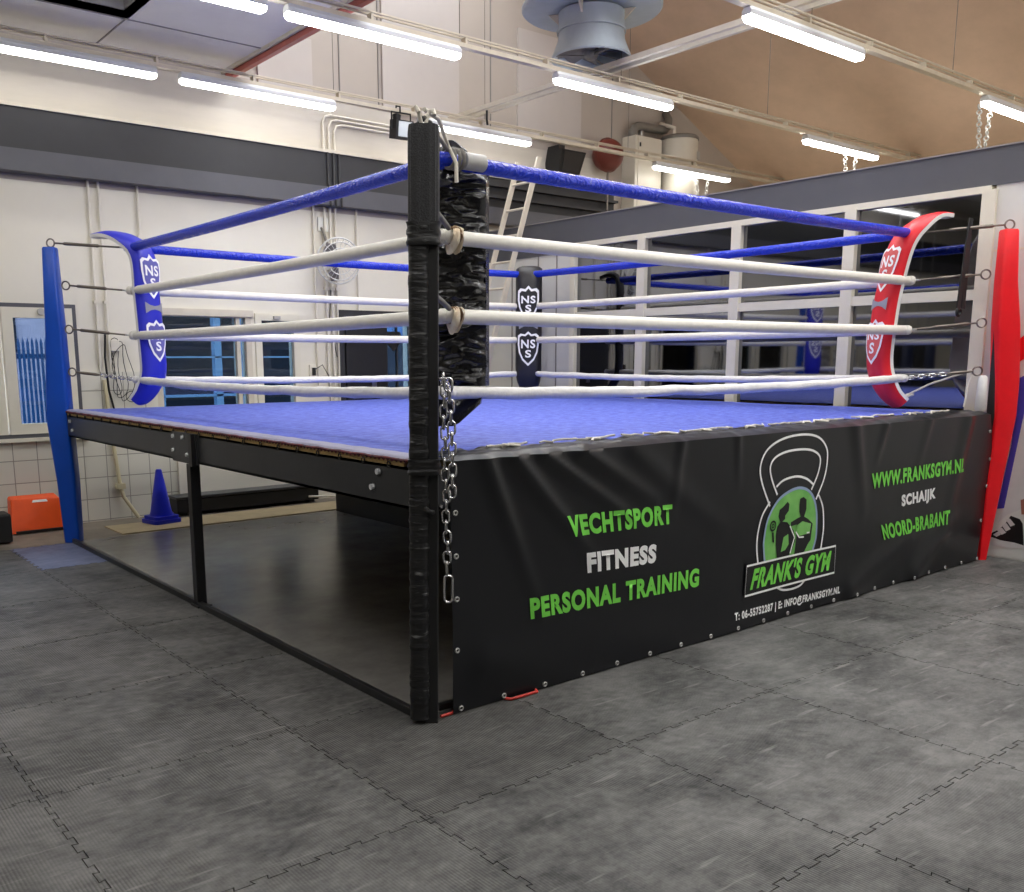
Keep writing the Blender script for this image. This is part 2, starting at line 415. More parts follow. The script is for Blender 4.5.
for i,(x0,x1,z0,z1) in enumerate(((3.75,4.78,4.12,5.7),(5.67,6.72,4.12,5.32),(2.3,2.9,4.0,4.66))):
    struct(MB().box(x0,x1,YB-.03,YB+.005,z0,z1).build('trim_%d'%(6+i), M_sheet), ['pale sheet panel on the gable wall above the near corner post','pale sheet panel on the gable wall left of the hanging fan','small pale sheet panel on the gable wall beside the red beam'][i], 'panel')
mb = MB()
for x_ in (3.23, 3.71, 5.26, 7.3): mb.box(x_-.005, x_+.005, YB-.012, YB+.005, 4.0, 6.5)
struct(mb.build('trim_9', M_joint), 'dark vertical joints in the gable wall', 'trim')
# flat ceiling with a recess, edge beam and roof slope
mb = MB()
hx0,hx1,hy0,hy1 = -.6,.73,4.3,5.13
mb.box(-7,hx0,-7.2,YB,4.2,4.26).box(hx1,1.95,-7.2,YB,4.2,4.26).box(hx0,hx1,-7.2,hy0,4.2,4.26).box(hx0,hx1,hy1,YB,4.2,4.26)
struct(mb.build('ceiling', M_ceil), 'flat grey board ceiling left of the red beam', 'ceiling')
mb = MB()
mb.box(hx0,hx1,hy0,hy1,4.6,4.65)
for (a,b_,c,d) in ((hx0-.03,hx0,hy0,hy1),(hx1,hx1+.03,hy0,hy1),(hx0-.03,hx1+.03,hy0-.03,hy0),(hx0-.03,hx1+.03,hy1,hy1+.03)): mb.box(a,b_,c,d,4.2,4.62)
struct(mb.build('ceiling_recess', mat('recess grey', srgb(170,168,166), .7)), 'grey square recess in the flat ceiling', 'ceiling')
mb = MB()
for y_ in (5.14, 3.94, 2.74): mb.box(-7,1.95,y_-.006,y_+.006,4.193,4.2)
for x_ in (.74, -.5,): mb.box(x_-.006,x_+.006,hy1,YB,4.193,4.2); mb.box(x_-.006,x_+.006,-7,hy0,4.193,4.2)
struct(mb.build('trim_10', M_joint), 'thin joints between the grey ceiling boards', 'trim')
struct(MB().box(1.95,2.0,-7.2,YB,4.12,4.16).box(1.97,1.98,-7.2,YB,4.16,4.3).box(1.95,2.0,-7.2,YB,4.3,4.34).build('trim_11', M_red_steel), 'red steel beam at the edge of the flat ceiling', 'beam')
struct(MB().box(1.925,1.95,-7.2,YB,4.17,4.2).build('trim_12', M_cream_steel), 'cream edge strip beside the red beam', 'trim')
rz = lambda x: 4.2+.467*(10.05-x)
struct(MB().prism([(5.4,-7.2,rz(5.4)),(13,-7.2,rz(13)),(13,-7.2,rz(13)+.1),(5.4,-7.2,rz(5.4)+.1)], (0,13.5,0)).prism([(2,-7.2,rz(2)),(2.3,-7.2,rz(2.3)),(2.3,-7.2,rz(2.3)+.1),(2,-7.2,rz(2)+.1)], (0,13.5,0)).build('ceiling.001', M_roof), 'sloping tan roof lining above the partition', 'ceiling')
m = MB()
for k in range(7):
    y = -7.2+k*2.2; m.prism([(2.3,y,rz(2.3)-.05),(5.4,y,rz(5.4)-.05),(5.4,y,rz(5.4)+.05),(2.3,y,rz(2.3)+.05)], (0,.08,0))
struct(m.build('window_20', M_cream_steel), 'glazing bars of the long unseen rooflight added near the ridge to brighten the hall', 'rooflight')  # rooflight added out of view so sky light brightens the hall
struct(MB().box(-7,2.0,-7.2,6.3,7.96,8.06).build('ceiling.002', M_roof), 'high tan roof lining over the flat ceiling', 'ceiling')
struct(MB().box(-7.1,-7,-7.2,6.3,-.05,8).build('wall_left', M_wall), 'white side wall left of the gym', 'wall')
struct(MB().box(-7,13,-7.3,-7.2,-.05,8).build('wall_front', M_band), 'grey wall behind the viewer', 'wall')
struct(MB().box(12.95,13.05,-7.2,6.3,-.05,3.0).build('wall_right', M_roof), 'low tan wall beyond the partition', 'wall')
struct(MB().box(12.1,12.6,5.2,5.7,-.05,4.3).build('column', M_clad), 'beige square column beyond the partition', 'column')
# partition: grey band, cream frame, white solid panels, mirror panes
struct(MB().box(XR+.12,12.95,-7.2,YB,-.012,-.002).build('floor.003', M_wall), 'unseen pale floor added beyond the partition to bounce light', 'floor')  # added out of view, pale so lamplight bounces up to the roof
pt = MB().box(XR-.03,XR+.12,-7.2,YB,2.69,2.95).build('wall_partition', M_band); struct(pt, 'grey painted band along the top of the glazed partition', 'wall')
struct(MB().box(XR-.032,XR+.12,4.52,YB,2.60,2.69).build('wall_partition.001', M_band), 'grey lower edge of the partition band above the white panel', 'wall')
struct(MB().box(XR-.04,XR+.13,-7.2,YB,2.95,2.96).build('trim_13', M_joint), 'thin pale edge on top of the partition band', 'trim')
mb = MB()
my = [4.48, 3.51, 2.385, 1.28, .21]
for k, y_ in enumerate(my): mb.box(XR-.05,XR+.06,y_-(.05 if k else .035),y_+(.05 if k else .035),-.012,2.66)
mb.box(XR-.045,XR+.06,.2,4.52,2.64,2.69)
for a, b_ in zip(my[1:], my[:-1]): mb.box(XR-.04,XR+.06,a+.05,b_-.035,1.89,1.965)
mb.box(XR-.045,XR+.06,.2,4.5,-.012,.2)
struct(mb.build('trim_14', M_frame), 'cream frame of posts and transoms holding the mirror panes', 'frame')
names = ['left end of the partition','second bay of the partition','third bay of the partition','right end bay beside the red post']
for k,(a,b_) in enumerate(zip(my[1:], my[:-1])):
    for j,(z0,z1) in enumerate(((.2,1.89),(1.965,2.64))):
        o = MB().box(XR,XR+.012,a+.05,b_-.035,z0,z1).build('window_%d'%(10+2*k+j), M_mirror)
        struct(o, '%s smoked mirror pane in the %s'%(['lower','upper'][j], names[k]), 'mirror')
struct(MB().box(XR-.02,XR+.06,4.52,YB,-.012,2.6).build('wall_partition.002', M_white), 'white solid panel of the partition beside the ladder', 'wall')
mb = MB()
for y_ in (4.75, 5.05, 5.5): mb.box(XR-.026,XR-.018,y_-.008,y_+.008,0,2.6)
struct(mb.build('trim_15', M_joint), 'thin upright joints on the white partition panel', 'trim')
struct(MB().box(XR-.02,XR+.06,-7.2,.175,-.012,2.69).build('wall_partition.003', M_white), 'white solid wall right of the mirror panes', 'wall')
struct(MB().box(XR-.024,XR-.018,-7.2,.17,2.225,2.24).build('trim_16', M_frame), 'thin seam across the white wall above the poster', 'trim')

# ------------------------------------------------------------------ windows in the back wall
def frame_ring(mb, x0,x1,z0,z1,t,y0,y1):
    mb.box(x0,x1,y0,y1,z1-t,z1); mb.box(x0,x1,y0,y1,z0,z0+t); mb.box(x0,x0+t,y0,y1,z0+t,z1-t); mb.box(x1-t,x1,y0,y1,z0+t,z1-t)
    return mb
w1 = frame_ring(MB(), -1.1,.42,WZ0,1.97,.035,YB-.02,YB+.12).build('window_1', M_char2); struct(w1, 'cream casement window at the far left', 'window')
ca = frame_ring(MB(), -.2,.385,WZ0+.035,1.935,.09,YB-.03,YB+.06).build('casement', M_frame, w1)
cb_ = frame_ring(MB(), -1.06,-.22,WZ0+.035,1.935,.09,YB-.03,YB+.06).build('casement', M_frame, w1)
MB().box(-.11,.295,YB+.02,YB+.028,WZ0+.12,1.85).build('pane', M_glass, ca)
MB().box(-.97,-.31,YB+.02,YB+.028,WZ0+.12,1.85).build('pane', M_glass, cb_)
MB().box(-1.15,.46,YB-.07,YB+.05,WZ0-.03,WZ0).build('window_sill', M_frame, w1)
h = MB().lathe((.12,YB-.045,1.9), [(.001,-.01),(.03,-.01),(.03,.015),(.001,.015)], 14, 'Y').build('catch', M_tape, ca, 40)
w2 = frame_ring(MB(), 1.12,2.12,.62,1.95,.06,YB-.01,YB+.1).box(1.1,2.14,YB-.03,YB+.05,1.9,1.965).build('window_2', M_cream_steel); struct(w2, 'wide dark window behind the blue corner pad', 'window')
MB().box(1.18,2.06,YB+.04,YB+.048,.68,1.9).build('pane', M_glass, w2)
MB().box(1.96,2.0,YB-.0,YB+.08,.68,1.9).build('mullion', M_cream_steel, w2)
w3 = frame_ring(MB(), 2.16,2.66,.05,1.94,.07,YB-.02,YB+.1).build('window_3', M_frame); struct(w3, 'narrow cream framed glass door beside the dark window', 'door')
MB().box(2.23,2.59,YB+.03,YB+.038,.12,1.87).build('pane', M_glass, w3)
MB().box(2.36,2.43,YB-.05,YB-.02,1.885,1.915).build('door_closer', M_tape, w3)
d1 = frame_ring(MB(), 3.12,4.16,.0,2.0,.06,YB-.05,YB+.1).build('door_1', M_char); struct(d1, 'black framed doorway behind the near corner post', 'door')
o = MB().box(3.19,3.72,YB-.07,YB+.03,.03,1.9,.012).build('door_leaf', M_black_steel, d1)
MB().box(3.5,3.56,YB-.085,YB-.07,1.16,1.26,.006).build('door_lock', M_steel, o)
MB().box(3.74,4.08,YB+.04,YB+.048,.06,1.93).build('pane', M_glass, d1)
MB().box(3.9,3.915,YB+.02,YB+.06,.06,1.93).build('mullion', M_char, d1)
# outside
struct(MB().box(-9,16,6.3,20,-.2,-.06).build('ground', M_outground), 'grey paving outside the windows', 'ground')
fe = thing('palisade_fence', 'blue grey palisade fence outside the left window', 'fence', (.2,10,-.06))
MB().box(-3,1.7,10.02,10.05,1.50,1.56).box(-3,1.7,10.02,10.05,.3,.36).build('fence_rail', M_fence, fe)
mb = MB(); xx = -2.9
while xx < 1.7:
    mb.prism([(xx,10,-.06),(xx+.03,10,-.06),(xx+.03,10,1.70),(xx+.015,10,1.76),(xx,10,1.70)], (0,.02,0)); xx += .054
lab(mb.build('fence_pales', M_fence, fe), 'row of pointed upright pales')
bd = thing('neighbouring_building', 'pale brick building beyond the palisade fence', 'building', (-1,13,-.06))
MB().box(-6,2.2,13,15,-.06,5).build('wall', M_outwall, bd)
for xx in (-3,-1.2,.8): MB().box(xx,xx+.7,12.96,13.05,1.6,2.9).build('window', M_outdark, bd)
sh = thing('dark_shed', 'dark clad shed with pale blue posts outside the wide window', 'building', (2.6,9,-.06))
MB().box(1.75,5.2,9,10,-.06,2.3).build('wall', M_outdark, sh)
for xx in (2.0,2.75,3.1,4.4): MB().box(xx,xx+.09,8.4,8.5,-.06,2.3).build('post', M_outpost, sh)
MB().box(1.7,5.2,8.4,8.5,1.02,1.05).box(1.7,5.2,8.4,8.5,1.5,1.52).build('rail', M_outpost, sh)
MB().prism([(1.6,8.3,2.3),(5.3,8.3,2.3),(5.3,10.1,2.3),(1.6,10.1,2.3)], (0,0,.12)).build('roof', M_outdark, sh)

bd = thing('storage_shed', 'pale blue storage shed outside the black framed doorway', 'building', (6.5,12,-.06))
MB().box(4.9,9.5,12,14,-.06,2.6).build('wall', mat('pale blue cladding', srgb(96,128,176), .7, noise_amt=.1), bd)
MB().box(5.3,9.2,11.95,12.02,.9,1.9).build('window', M_outdark, bd)
MB().box(4.8,9.6,11.8,14.1,2.6,2.75).build('roof', M_outwall, bd)
o = thing('hanging_pennant', 'small black pennant hanging in the doorway behind the near post', 'pennant', (3.86,6.02,1.7))
MB().prism([(3.77,6.02,1.78),(3.95,6.02,1.78),(3.98,6.02,1.68),(3.86,6.02,1.56),(3.75,6.02,1.68)], (0,.012,0)).build('cloth', M_blk_matte, o)
MB().cyl((3.86,6.026,1.77),(3.86,6.026,1.92),.004,None,6).build('string', M_cable, o)

# ------------------------------------------------------------------ floor mats
T = .946; OX, OY = -.50, .259
def edge(nteeth=9, amp=.018):
    pts = [(0,0)]; p = 1.0/nteeth
    for k in range(nteeth):
        b0 = k*p
        pts += [(b0+.30*p, 0), (b0+.24*p, amp), (b0+.76*p, amp), (b0+.70*p, 0)]
    return pts+[(1,0)]
def mat_mesh():
    E = edge(); pts = []
    pts += [(u*T, w) for u, w in E[:-1]]
    pts += [(T+w, u*T) for u, w in E[:-1]]
    pts += [(u*T, T+w) for u, w in E[::-1][:-1]]
    pts += [(w, u*T) for u, w in E[::-1][:-1]]
    out = []; n = len(pts); g = .0019
    for i in range(n):
        p0, p1, p2 = V(pts[i-1]), V(pts[i]), V(pts[(i+1)%n])
        a, b_ = (p1-p0).normalized(), (p2-p1).normalized()
        na, nb = V((-a.y, a.x)), V((-b_.y, b_.x)); m = (na+nb)
        m = m/max(.5, m.length_squared)*2 if m.length > 1e-3 else na
        q = p1+m*g; out.append((q.x, q.y))
    return out
MP = mat_mesh()
proto = None
seq = [M_rub, M_rub, M_rub]
special = {(0,-1):('clean ribbed rubber mat under the near corner post', M_rub_clean), (0,4):('bluish grey rubber mat at the foot of the blue post', M_rub_blue)}
for i in range(-3, 6):
    for j in range(-3, 6):
        x0, y0 = OX+i*T, OY+j*T
        if x0 > .1 and y0 > .1: continue
        if x0 > 4.3: continue
        if y0+T > 5.3: continue
        if proto is None:
            proto = MB().hexa(MP, -.012, 0).build('puzzle_mat', M_rub, local=True)
            o = proto
        else:
            o = proto.copy(); COL.objects.link(o)
        o.location = (x0, y0, 0)
        if (i,j) in special:
            o.data = proto.data.copy(); o.data.materials[0] = special[(i,j)][1]
            tag(o, special[(i,j)][0], 'floor mat', 'interlocking rubber floor mats')
        else:
            tag(o, 'grey worn ribbed rubber puzzle mat interlocked on the gym floor', 'floor mat', 'interlocking rubber floor mats')
x_end = 4.23+.03
struct(MB().box(x_end,XR-.02,-7.2,.1,-.012,-.001).build('floor.001', M_rub), 'rubber floor strip along the white wall', 'floor')
struct(MB().box(-7,x_end,-7.2,-2.6,-.012,-.001).box(-7,-3.36,-2.55,YB-.9,-.012,-.001).build('floor.002', M_rub), 'rubber floor around the viewer', 'floor')
tag(MB().box(.43,4.9,5.13,5.62,-.012,-.002).build('floor_board', M_woodboard), 'beige board strip on the floor behind the ring', 'board')
tag(MB().box(.04,4.95,.04,5.0,.0005,.004).build('floor_sheet', M_shine), 'shiny black vinyl sheet on the floor under the ring', 'floor sheet')

# ------------------------------------------------------------------ the ring
RV = V((.784,-.621,0))       # the near post is seen square on along this axis
ring = thing('boxing_ring', 'raised boxing ring with blue canvas and dark grey steel frame', 'boxing ring', (W/2,W/2,0))
# frame beams
def beam(name, a, b, nrm):
    """channel from a to b, flange outward nrm"""
    a, b, n = V(a), V(b), V(nrm)
    mb = MB()
    z0, z1 = .875, 1.045
    mb.prism([a+V((0,0,z0)), a+n*-.02+V((0,0,z0)), a+n*-.02+V((0,0,z1)), a+V((0,0,z1))], b-a)
    mb.prism([a+V((0,0,z0)), a+n*-.06+V((0,0,z0)), a+n*-.06+V((0,0,z0+.012)), a+V((0,0,z0+.012))], b-a)
    mb.prism([a+V((0,0,z1-.012)), a+n*-.06+V((0,0,z1-.012)), a+n*-.06+V((0,0,z1)), a+V((0,0,z1))], b-a)
    return mb.build(name, M_beam, ring)
bl = beam('frame_beam', (0,.05,0), (0,W-.03,0), (-1,0,0))
for (y_,z_) in ((.38,.94),(.33,1.01),(W-.22,.93),(W-.17,1.0)):
    MB().lathe((-.0,y_,z_), [(.001,-.014),(.013,-.014),(.013,0),(.02,0),(.02,.004)], 10, 'X').build('bolt', M_housing, bl)
pl = MB().box(-.012,.0,2.28,2.66,.868,1.05).build('splice_plate', M_beam, bl)
for (y_,z_) in ((2.63,1.02),(2.48,1.02),(2.66-.02,.935),(2.42,.92)):
    MB().lathe((-.012,y_,z_), [(.001,-.012),(.012,-.012),(.012,0),(.018,0),(.018,.003)], 10, 'X').build('bolt', M_housing, bl)
beam('frame_beam', (.05,0,0), (W-.03,0,0), (0,-1,0))
beam('frame_beam', (W,.05,0), (W,W-.03,0), (1,0,0))
beam('frame_beam', (.05,W,0), (W-.03,W,0), (0,1,0))
# centre legs
lg = MB().box(-.03,.03,2.345,2.405,.01,.87,.004).box(-.04,.05,2.32,2.43,.0,.012).box(-.035,-.012,2.30,2.345,.86,1.05).build('support_leg', M_black_steel, ring)
MB().box(W-.03,W+.03,2.345,2.405,.01,.87,.004).build('support_leg', M_black_steel, ring)
MB().box(2.47,2.5,.1,5.0,.004,.9).build('divider_panel', M_blk_matte, ring)
# floor rails
MB().box(-.03,.0,.08,W-.06,.0,.035,.004).build('floor_rail', M_black_steel, ring)
MB().box(.1,W-.1,.05,.08,.0,.03,.004).build('floor_rail', M_black_steel, ring)
# deck
MB().box(.004,W-.012,.15,W-.012,1.043,1.068).box(.15,W-.012,.012,.15,1.043,1.068).build('deck_board', M_osb, ring)
def can(u, v):
    x, y = .03+u*(W-.06), .03+v*(W-.06)
    return V((x, y, 1.082+.004*noise.noise(V((x*1.7,y*1.7,3)))))
MB().grid(can, 60, 60).build('canvas', M_canvas, ring, 60, recalc=False)
# hem folded down over the left edge with lacing
def hem(u, v):
    y = .03+u*(W-.06); w = noise.noise(V((y*9,v*3,1)))*.006
    if v < .7: return V((.10-.09*v/.7+w*.5, y, 1.088+w*.4))
    t = (v-.7)/.3
    return V((.008-.010*t+w*.2, y, 1.088-.010*t))
MB().grid(hem, 260, 8).build('canvas_hem', M_hem, ring, 60)
pts = []; n = 150
for k in range(n*2+1):
    y = .06+k*(W-.12)/(n*2)
    pts.append((-.004, y, 1.076 if k%2 else 1.063))
mb = MB().tube(pts, .003, 5)
mb.tube([(-.002, .05+k*.05, 1.073+.002*math.sin(k*1.7)) for k in range(100)], .006, 6)
lab(mb.build('edge_lacing', M_lace, ring, 60), 'red and black lacing along the canvas edge')
for k in range(24):
    y = .25+k*.2
    MB().torus((-.004,y,1.048), .012, .003, (1,0,0), 10, 5).build('lacing_ring', M_blk_matte, ring)
# corner posts ---------------------------------------------------
def rpoly(cx, cy, a, b, ang, n=6, rr=.4):
    """rounded rectangle polygon"""
    out = []; r = min(a,b)*rr; c, s = math.cos(ang), math.sin(ang)
    for (sx, sy, st) in ((1,1,0),(-1,1,PI/2),(-1,-1,PI),(1,-1,1.5*PI)):
        for k in range(n):
            t = st+k*(PI/2)/(n-1)
            x = sx*(a-r)+r*math.cos(t); y = sy*(b-r)+r*math.sin(t)
            out.append((cx+c*x-s*y, cy+s*x+c*y))
    return out
VA = math.atan2(RV.y, RV.x)
# near post: bare steel + taped lower pad + fluted foam top pad
c0 = V((0.0,0.0,0))
np_ = MB().hexa(rpoly(c0.x+RV.x*.012, c0.y+RV.y*.012, .027,.027,VA,3,.2), 0, 2.28).build('corner_post', M_blk_matte, ring)
lab(np_, 'near black steel post wrapped in black tape')
rings = []
zz = 0.02
px_, py_ = c0.x-RV.x*.036, c0.y-RV.y*.036
while zz < 1.99:
    k = 1+.05*noise.noise(V((0,zz*14,0)))+.04*(zz % .11 < .03)
    lean = -.012*(1-zz/2)
    rings.append([(x,y,zz) for x,y in rpoly(px_, py_, .039*k,.044*k,VA,5,.7)])
    zz += .012
MB().loft(rings).build('post_pad', M_tape_black, np_, 50)
rings = []
for zz in (1.95,1.97,2.19,2.305,2.33):
    ring_ = []
    for k in range(64):
        a = 2*PI*k/64; f = 1-.06*abs(math.sin(a*7)); f *= .96 if zz in (1.95,2.33) else 1
        x = .06*f*math.copysign(abs(math.cos(a))**.6, math.cos(a)); y = .06*f*math.copysign(abs(math.sin(a))**.6, math.sin(a))
        ring_.append((c0.x+RV.x*(x-.017)-RV.y*y, c0.y+RV.y*(x-.017)+RV.x*y, zz))
    rings.append(ring_)
MB().loft(rings).build('post_pad', M_foam, np_, 30)
for (z0,z1) in ((1.9,1.985),(1.03,1.09)):
    rings = [[(x,y,z0+(z1-z0)*t) for x,y in rpoly(c0.x-.017*RV.x, c0.y-.017*RV.y, .064+.003*math.sin(t*14),.056+.002*math.sin(t*9),VA,5,.6)] for t in [q/8 for q in range(9)]]
    MB().loft(rings).build('tape_band', M_tape_black, np_, 50)
for zz in (.12,.17,.2,.33,.43,.5,.62,.74,.85,.92):
    rings = [[(x,y,zz+t*.014+.012*noise.noise(V((x*30,y*30,zz)))) for x,y in rpoly(px_, py_, .043-.003*abs(t),.048-.003*abs(t),VA,5,.7)] for t in (-1,0,1)]
    MB().loft(rings, False).build('tape_crease', M_tape_black, np_, 60)
MB().tube([(.1*math.cos(t)*.4+c0.x-.0, -.03+.02*math.sin(t*2), .9-.02*math.sin(t)) for t in [q*PI/8 for q in range(9)]], .01, 6).build('torn_tape', M_tape_black, np_, 60)
for ob in [np_]+list(np_.children):
    for v in ob.data.vertices:
        k = .005+.026*v.co.z/2.3; v.co.x += RV.x*k; v.co.y += RV.y*k
def plainpost(c, prof, m, nm, label, ang, eyes, edir):
    p = MB().box(c[0]-.03,c[0]+.03,c[1]-.03,c[1]+.03,0,2.34).build('corner_post', M_black_steel, ring); lab(p, label)
    rings = [[(x,y,z) for x,y in rpoly(c[0]+ox*RV.x, c[1]+ox*RV.y, w/2, d/2, ang, 4, .35)] for (z,ox,w,d) in prof]
    MB().loft(rings).build('post_pad', m, p, 35)
    for (z, q) in eyes:
        MB().torus((c[0]+edir[0]*q, c[1]+edir[1]*q, z), .032, .006, V((edir[1],-edir[0],0)) if z < 2.36 else V((edir[1],-edir[0],0)), 18, 6).build('eye_bolt', M_rod, p, 60)
    return p
LV = [2.39, 2.06, 1.72, 1.385]
plainpost((0,W), [(0,.005,.12,.12),(.5,-.004,.15,.13),(1.06,-.035,.185,.14),(1.08,-.03,.18,.135),(1.7,-.012,.135,.12),(2.34,-.008,.095,.10),(2.352,-.008,.085,.09)], M_blue_pad, '', 'blue padded corner post at the left corner', VA,
          [(2.385,0),(2.06,.1),(1.72,.1),(1.385,.1)], (.707,-.707))
plainpost((W,0), [(0,-.0,.055,.09),(.5,.03,.11,.11),(1.06,.07,.155,.12),(1.3,.065,.165,.12),(1.7,.035,.16,.12),(2.0,.01,.125,.11),(2.34,0,.10,.10),(2.352,0,.09,.09)], M_red_pad, '', 'red padded corner post beside the white wall', VA,
          [(2.385,0),(2.05,.13),(1.715,.13),(1.375,.13)], (-.707,.707))
plainpost((W,W), [(0,0,.12,.12),(2.34,0,.12,.12)], M_blk_cov, '', 'black padded post behind the black corner pad', VA, [(2.385,0),(2.06,.1),(1.72,.1),(1.385,.1)], (-.707,-.707))

# ------------------------------------------------------------------ ropes
O = .46
RZ = [2.338, 2.013, 1.668, 1.325]
cor = {'n':(O,O), 'l':(O,W-O), 'r':(W-O,O), 'b':(W-O,W-O)}
sides = [('n','l','left side nearest the open frame'), ('n','r','front side above the banner'), ('l','b','far side before the windows'), ('b','r','right side before the mirrors')]
lev = ['blue top rope', 'second white rope from the top', 'third white rope from the top', 'white cloth wrapped bottom rope']
for a,b_,sn in sides:
    for k in range(4):
        A, B = V((*cor[a], RZ[k])), V((*cor[b_], RZ[k]))
        if k == 0 and 'n' in (a,): pass
        n = 90
        sag = (.012, .008, .008, .03)[k]
        d = (B-A).normalized(); A2, B2 = A-d*.03, B+d*.03
        side = V((-d.y, d.x, 0))
        def pt(t, k=k, A2=A2, B2=B2, side=side, sag=sag):
            p = A2.lerp(B2, t); w = 0
            p.z -= sag*4*t*(1-t)
            if k == 3: p += V((0,0,.006*noise.noise(V((t*14,a.__hash__()%7,0)))))+side*.008*noise.noise(V((t*11,3,1)))
            return p
        R0 = (.034,.033,.034,.029)[k]
        def rad(t, i, k=k, R0=R0):
            if k == 3:
                s = i*1.0
                return lambda th: R0*(1+.16*noise.noise(V((t*40, math.cos(th)*1.5, math.sin(th)*1.5))))
            if k == 0: return R0*(1+.012*math.sin(i*2.1)+.015*noise.noise(V((t*60,k,3))))
            return R0*(1+.02*noise.noise(V((t*30,k,0))))
        o = thing('ring_rope', '%s on the %s'%(lev[k], sn), 'rope', pt(.5), 'ring ropes')
        MB().tube([pt(q/n) for q in range(n+1)], rad, 14).build('rope_cover', (M_rope_blue, M_rope_white, M_rope_white, M_rope_cloth)[k], o, 70)
        for e in (0.0, 1.0):
            p = pt(e); q = d if e else -d
            MB().tube([p-q*.004, p+q*.012, p+q*.02], lambda t, i: (R0*.96, R0*.8, R0*.25)[i], 12).build('rope_end', (M_rope_blue, M_rope_white, M_rope_white, M_rope_cloth)[k], o, 60)
# turnbuckles from posts to the rope corners (left, right and far corners)
def turnbuckle(p0, p1, label, chainlike=False):
    p0, p1 = V(p0), V(p1); d = (p1-p0); L = d.length; d.normalize()
    o = thing('turnbuckle', label, 'turnbuckle', p0.lerp(p1,.5), 'turnbuckles at the ring corners')
    if not chainlike:
        MB().tube([p0, p0+d*L*.12, p0+d*L*.14, p0+d*L*.4, p0+d*L*.6, p0+d*L*.62, p1-d*.05], lambda t, i: (.007,.007,.013,.012,.013,.007,.007)[i], 8).build('body', M_rod, o, 50)
    else:
        n = max(4, int(L*.5/.032)); mbs = []
        for k in range(n):
            q = p1-d*(.05+k*.036)
            side = V((-d.y,d.x,0)) if k%2 else V((0,0,1))
            tl = d*.012
            lk = [q+tl+side*.012*math.cos(t)+d*.014*math.sin(t) if math.sin(t)>0 else q-tl+side*.012*math.cos(t)+d*.014*math.sin(t) for t in [2*PI*i/12 for i in range(12)]]
            MB().tube(lk, .0045, 6, closed=True).build('chain_link', M_chain, o, 60)
        q = p1-d*(.05+n*.036)
        MB().tube([q, q-d*.03, p0+d*.06, p0], lambda t,i: (.006,.012,.012,.006)[i], 8).build('body', M_rod, o, 50)
    MB().torus(p1-d*.035, .022, .006, V((0,0,1)), 14, 6).build('rope_hook', M_steel, o, 60)
    return o
for cn, pc, ed, (who) in (('l',(0,W),(.707,-.707),'blue post'), ('r',(W,0),(-.707,.707),'red post'), ('b',(W,W),(-.707,-.707),'far black post')):
    for k in range(4):
        if cn == 'b' and k > 1: continue
        q = .13 if k else .03
        z = (2.385, 2.06, 1.72, 1.385)[k] if cn != 'r' else (2.385, 2.05, 1.715, 1.375)[k]
        if k and cn == 'r': q = .16
        p0 = (pc[0]+ed[0]*q, pc[1]+ed[1]*q, z)
        p1 = (cor[cn][0]-ed[0]*.02, cor[cn][1]-ed[1]*.02, RZ[k])
        turnbuckle(p0, p1, '%s turnbuckle at the %s'%(['top','second','third','bottom chain'][k], who), k == 3)
# cord ties at the near post
for k, zt in ((0,2.33),(1,2.07),(2,1.735)):
    o = thing('rope_tie', ['top grey cord tie','second grey strap tie with torn cloth','third grey strap tie with torn cloth'][k]+' at the near black post', 'tie', (.2,.2,zt), 'rope ties at the near post')
    A = V((.03,.03,zt+(.02 if k == 0 else .03))); B = V((.43,.40,RZ[k]+.03))
    if k == 0: A = V((.015,-.01,2.36))
    MB().tube([A, A.lerp(B,.35)+V((0,0,-.005)), A.lerp(B,.7), B], .012 if k else .009, 8).build('cord', M_cord, o, 60)
    c = V((.47,.42,RZ[k]))
    for dx in (-.015,.012,.035):
        MB().torus(c+V((dx*(1 if k == 0 else .6),0,0)), .04 if k == 0 else .036, .009 if k == 0 else .006, (1,.05*dx,0), 18, 6).build('loop', M_cord if k == 0 else M_brown, o, 60)
    if k == 0:
        MB().tube([A+V((.0,0,.03)), A.lerp(B,.4)+V((.02,0,.05)), B+V((0,0,.02)), B+V((.015,-.04,-.06)), B+V((.012,-.045,-.14))], .0085, 7).build('loose_end', M_white_cord, o, 60)
        for s_ in (-1,1):
            MB().tube([V((.01,-.01,2.31)), V((.01+.015*s_,-.01,2.355)), V((.01+.025*s_,-.012,2.385)), V((.01+.04*s_,-.02,2.39)), V((.01+.036*s_,-.03,2.37))], .008, 7).build('knot', M_white_cord, o, 60)
        MB().tube([V((-.01,-.0,2.33)), V((.01,-.0,2.36)), V((.04,-.01,2.345)), V((.055,-.01,2.33))], .011, 7).build('knot', M_cable, o, 60)
        MB().tube([c+V((.06,0,0)), c+V((.17,0,0))], .0375, 16).build('tape_sleeve', M_tape, o, 40)
    else:
        for q in range(2):
            def rag(u, v, q=q, k=k):
                th = PI*(.1+1.75*v)+(.3 if q else 0); r = .036+.034*u*(.7+.6*noise.noise(V((v*4,k,q))))+.012*noise.noise(V((u*5,v*7,k+q)))
                return c+V((.03-.05*q+.03*u*(1 if q else -1)*(1-.8*v)+.012*math.sin(v*7+q), math.cos(th)*r-.003, math.sin(th)*r-.02*u))
            MB().grid(rag, 6, 16).build('torn_cloth', M_torn, o, 60)
